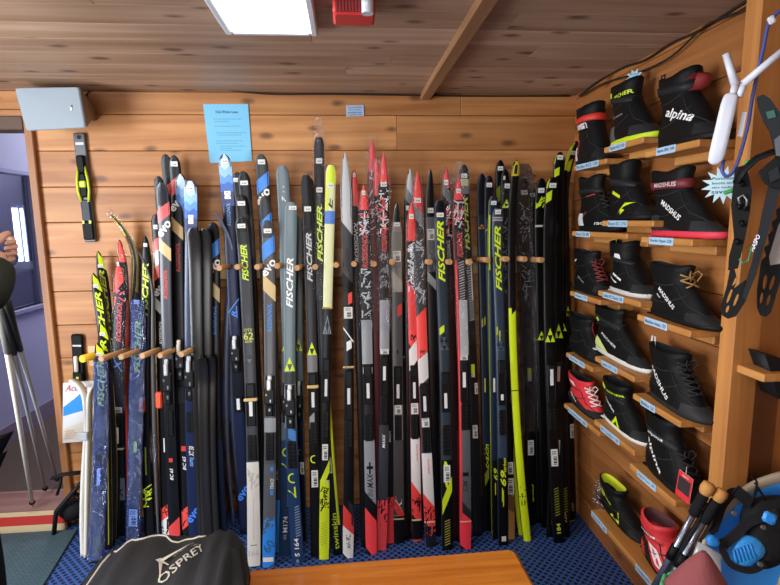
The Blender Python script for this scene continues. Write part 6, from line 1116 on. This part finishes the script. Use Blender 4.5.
hv = Vector(hd); dr = Vector((.25, .9, .1)).normalized(); sdv = Vector((.3, -.1, .93)).normalized(); pv = dr.cross(sdv).normalized()
for i, (k, ln) in enumerate(((-.028, .07), (-.009, .08), (.01, .075), (.027, .058))):
    a = hv+dr*.015+sdv*k; skinmesh('finger', [a, a+dr*ln*.45+pv*.004, a+dr*ln*.7-pv*.02, a+dr*ln*.6-pv*.04], [(0, 1), (1, 2), (2, 3)], [.0085, .0082, .0078, .007], M('#c89880', .6), t, 1)
a = hv-dr*.01+sdv*.03; skinmesh('thumb', [a, a+sdv*.02+dr*.015, a+sdv*.022+dr*.045-pv*.01], [(0, 1), (1, 2)], [.012, .011, .009], M('#c89880', .6), t, 1)
mb = MB(); rows = []
for i in range(8): u = i/7; an = math.pi*.52*u; rows.append([Vector((PX+.02, PY+.02, 1.70))+Vector((.1*math.cos(an)*math.cos(b), .115*math.cos(an)*math.sin(b), .04+.1*math.sin(an))) for b in [2*math.pi*j/16 for j in range(16)]])
mb.grid(rows, M('#2a1d16', .8, noise=80), True, True, True, True); mb.build('hair', t)
mb = MB()
for s_ in (-.03, .03): p = Vector((PX+.02+s_, PY+.105, 1.705)); mb.tube([p, p+Vector((0, .006, 0))], [.011, .008], M('#26221e', .3), 8)
p = Vector((PX+.02, PY+.1, 1.69)); mb.tube([p+Vector((0, 0, .015)), p+Vector((0, .022, -.015)), p+Vector((0, .004, -.02))], [.006, .011, .008], M('#c89880', .6), 8); mb.tube([p+Vector((-.022, -.004, -.045)), p+Vector((0, .005, -.047)), p+Vector((.022, -.004, -.045))], .005, M('#a8685c', .6), 6); mb.build('face', t)

# ------------------------------------------------------------------ light
def area(name, loc, rot, sx, sy, e, col):
    l = bpy.data.lights.new(name, 'AREA'); l.shape = 'RECTANGLE'; l.size = sx; l.size_y = sy; l.energy = e; l.color = col; o = bpy.data.objects.new(name, l); COL.objects.link(o); o.location = loc; o.rotation_euler = rot; return o
# daylight from the windows behind the camera and in the left wall
area('window_daylight', (-1.2, -2.2, 1.35), (math.radians(88), 0, math.radians(4)), 1.6, 1.3, LW, (.86, .93, 1.))
area('side_window_daylight', (XL+.05, .75, 1.35), (0, math.radians(-88), 0), 1.3, 1.5, LS, (.88, .94, 1.))
ceil_light(-.36, -.08, -1.9, -.7, 'added unseen fill light panel with white frame on the ceiling behind the camera', 9.)  # extra panel added out of view to fill the room with light
area('hall_light', (-1.5, 5.0, ZC+.35), (0, 0, 0), 0.8, 1.6, 30, (.95, .97, 1.))
area('far_room_light', (-3.6, 4.5, 2.5), (0, 0, 0), 1., 2.5, 26, (.9, .95, 1.))
w = bpy.data.worlds.new('world'); SC.world = w; w.use_nodes = True; w.node_tree.nodes['Background'].inputs[0].default_value = (.75, .82, 1, 1); w.node_tree.nodes['Background'].inputs[1].default_value = .3
SC.view_settings.view_transform = 'Standard'; SC.view_settings.look = 'None'; SC.view_settings.gamma = 1; SC.view_settings.use_curve_mapping = False; SC.view_settings.exposure = EXPO
SC.cycles.max_bounces = 10; SC.cycles.transparent_max_bounces = 24; SC.cycles.use_denoising = True
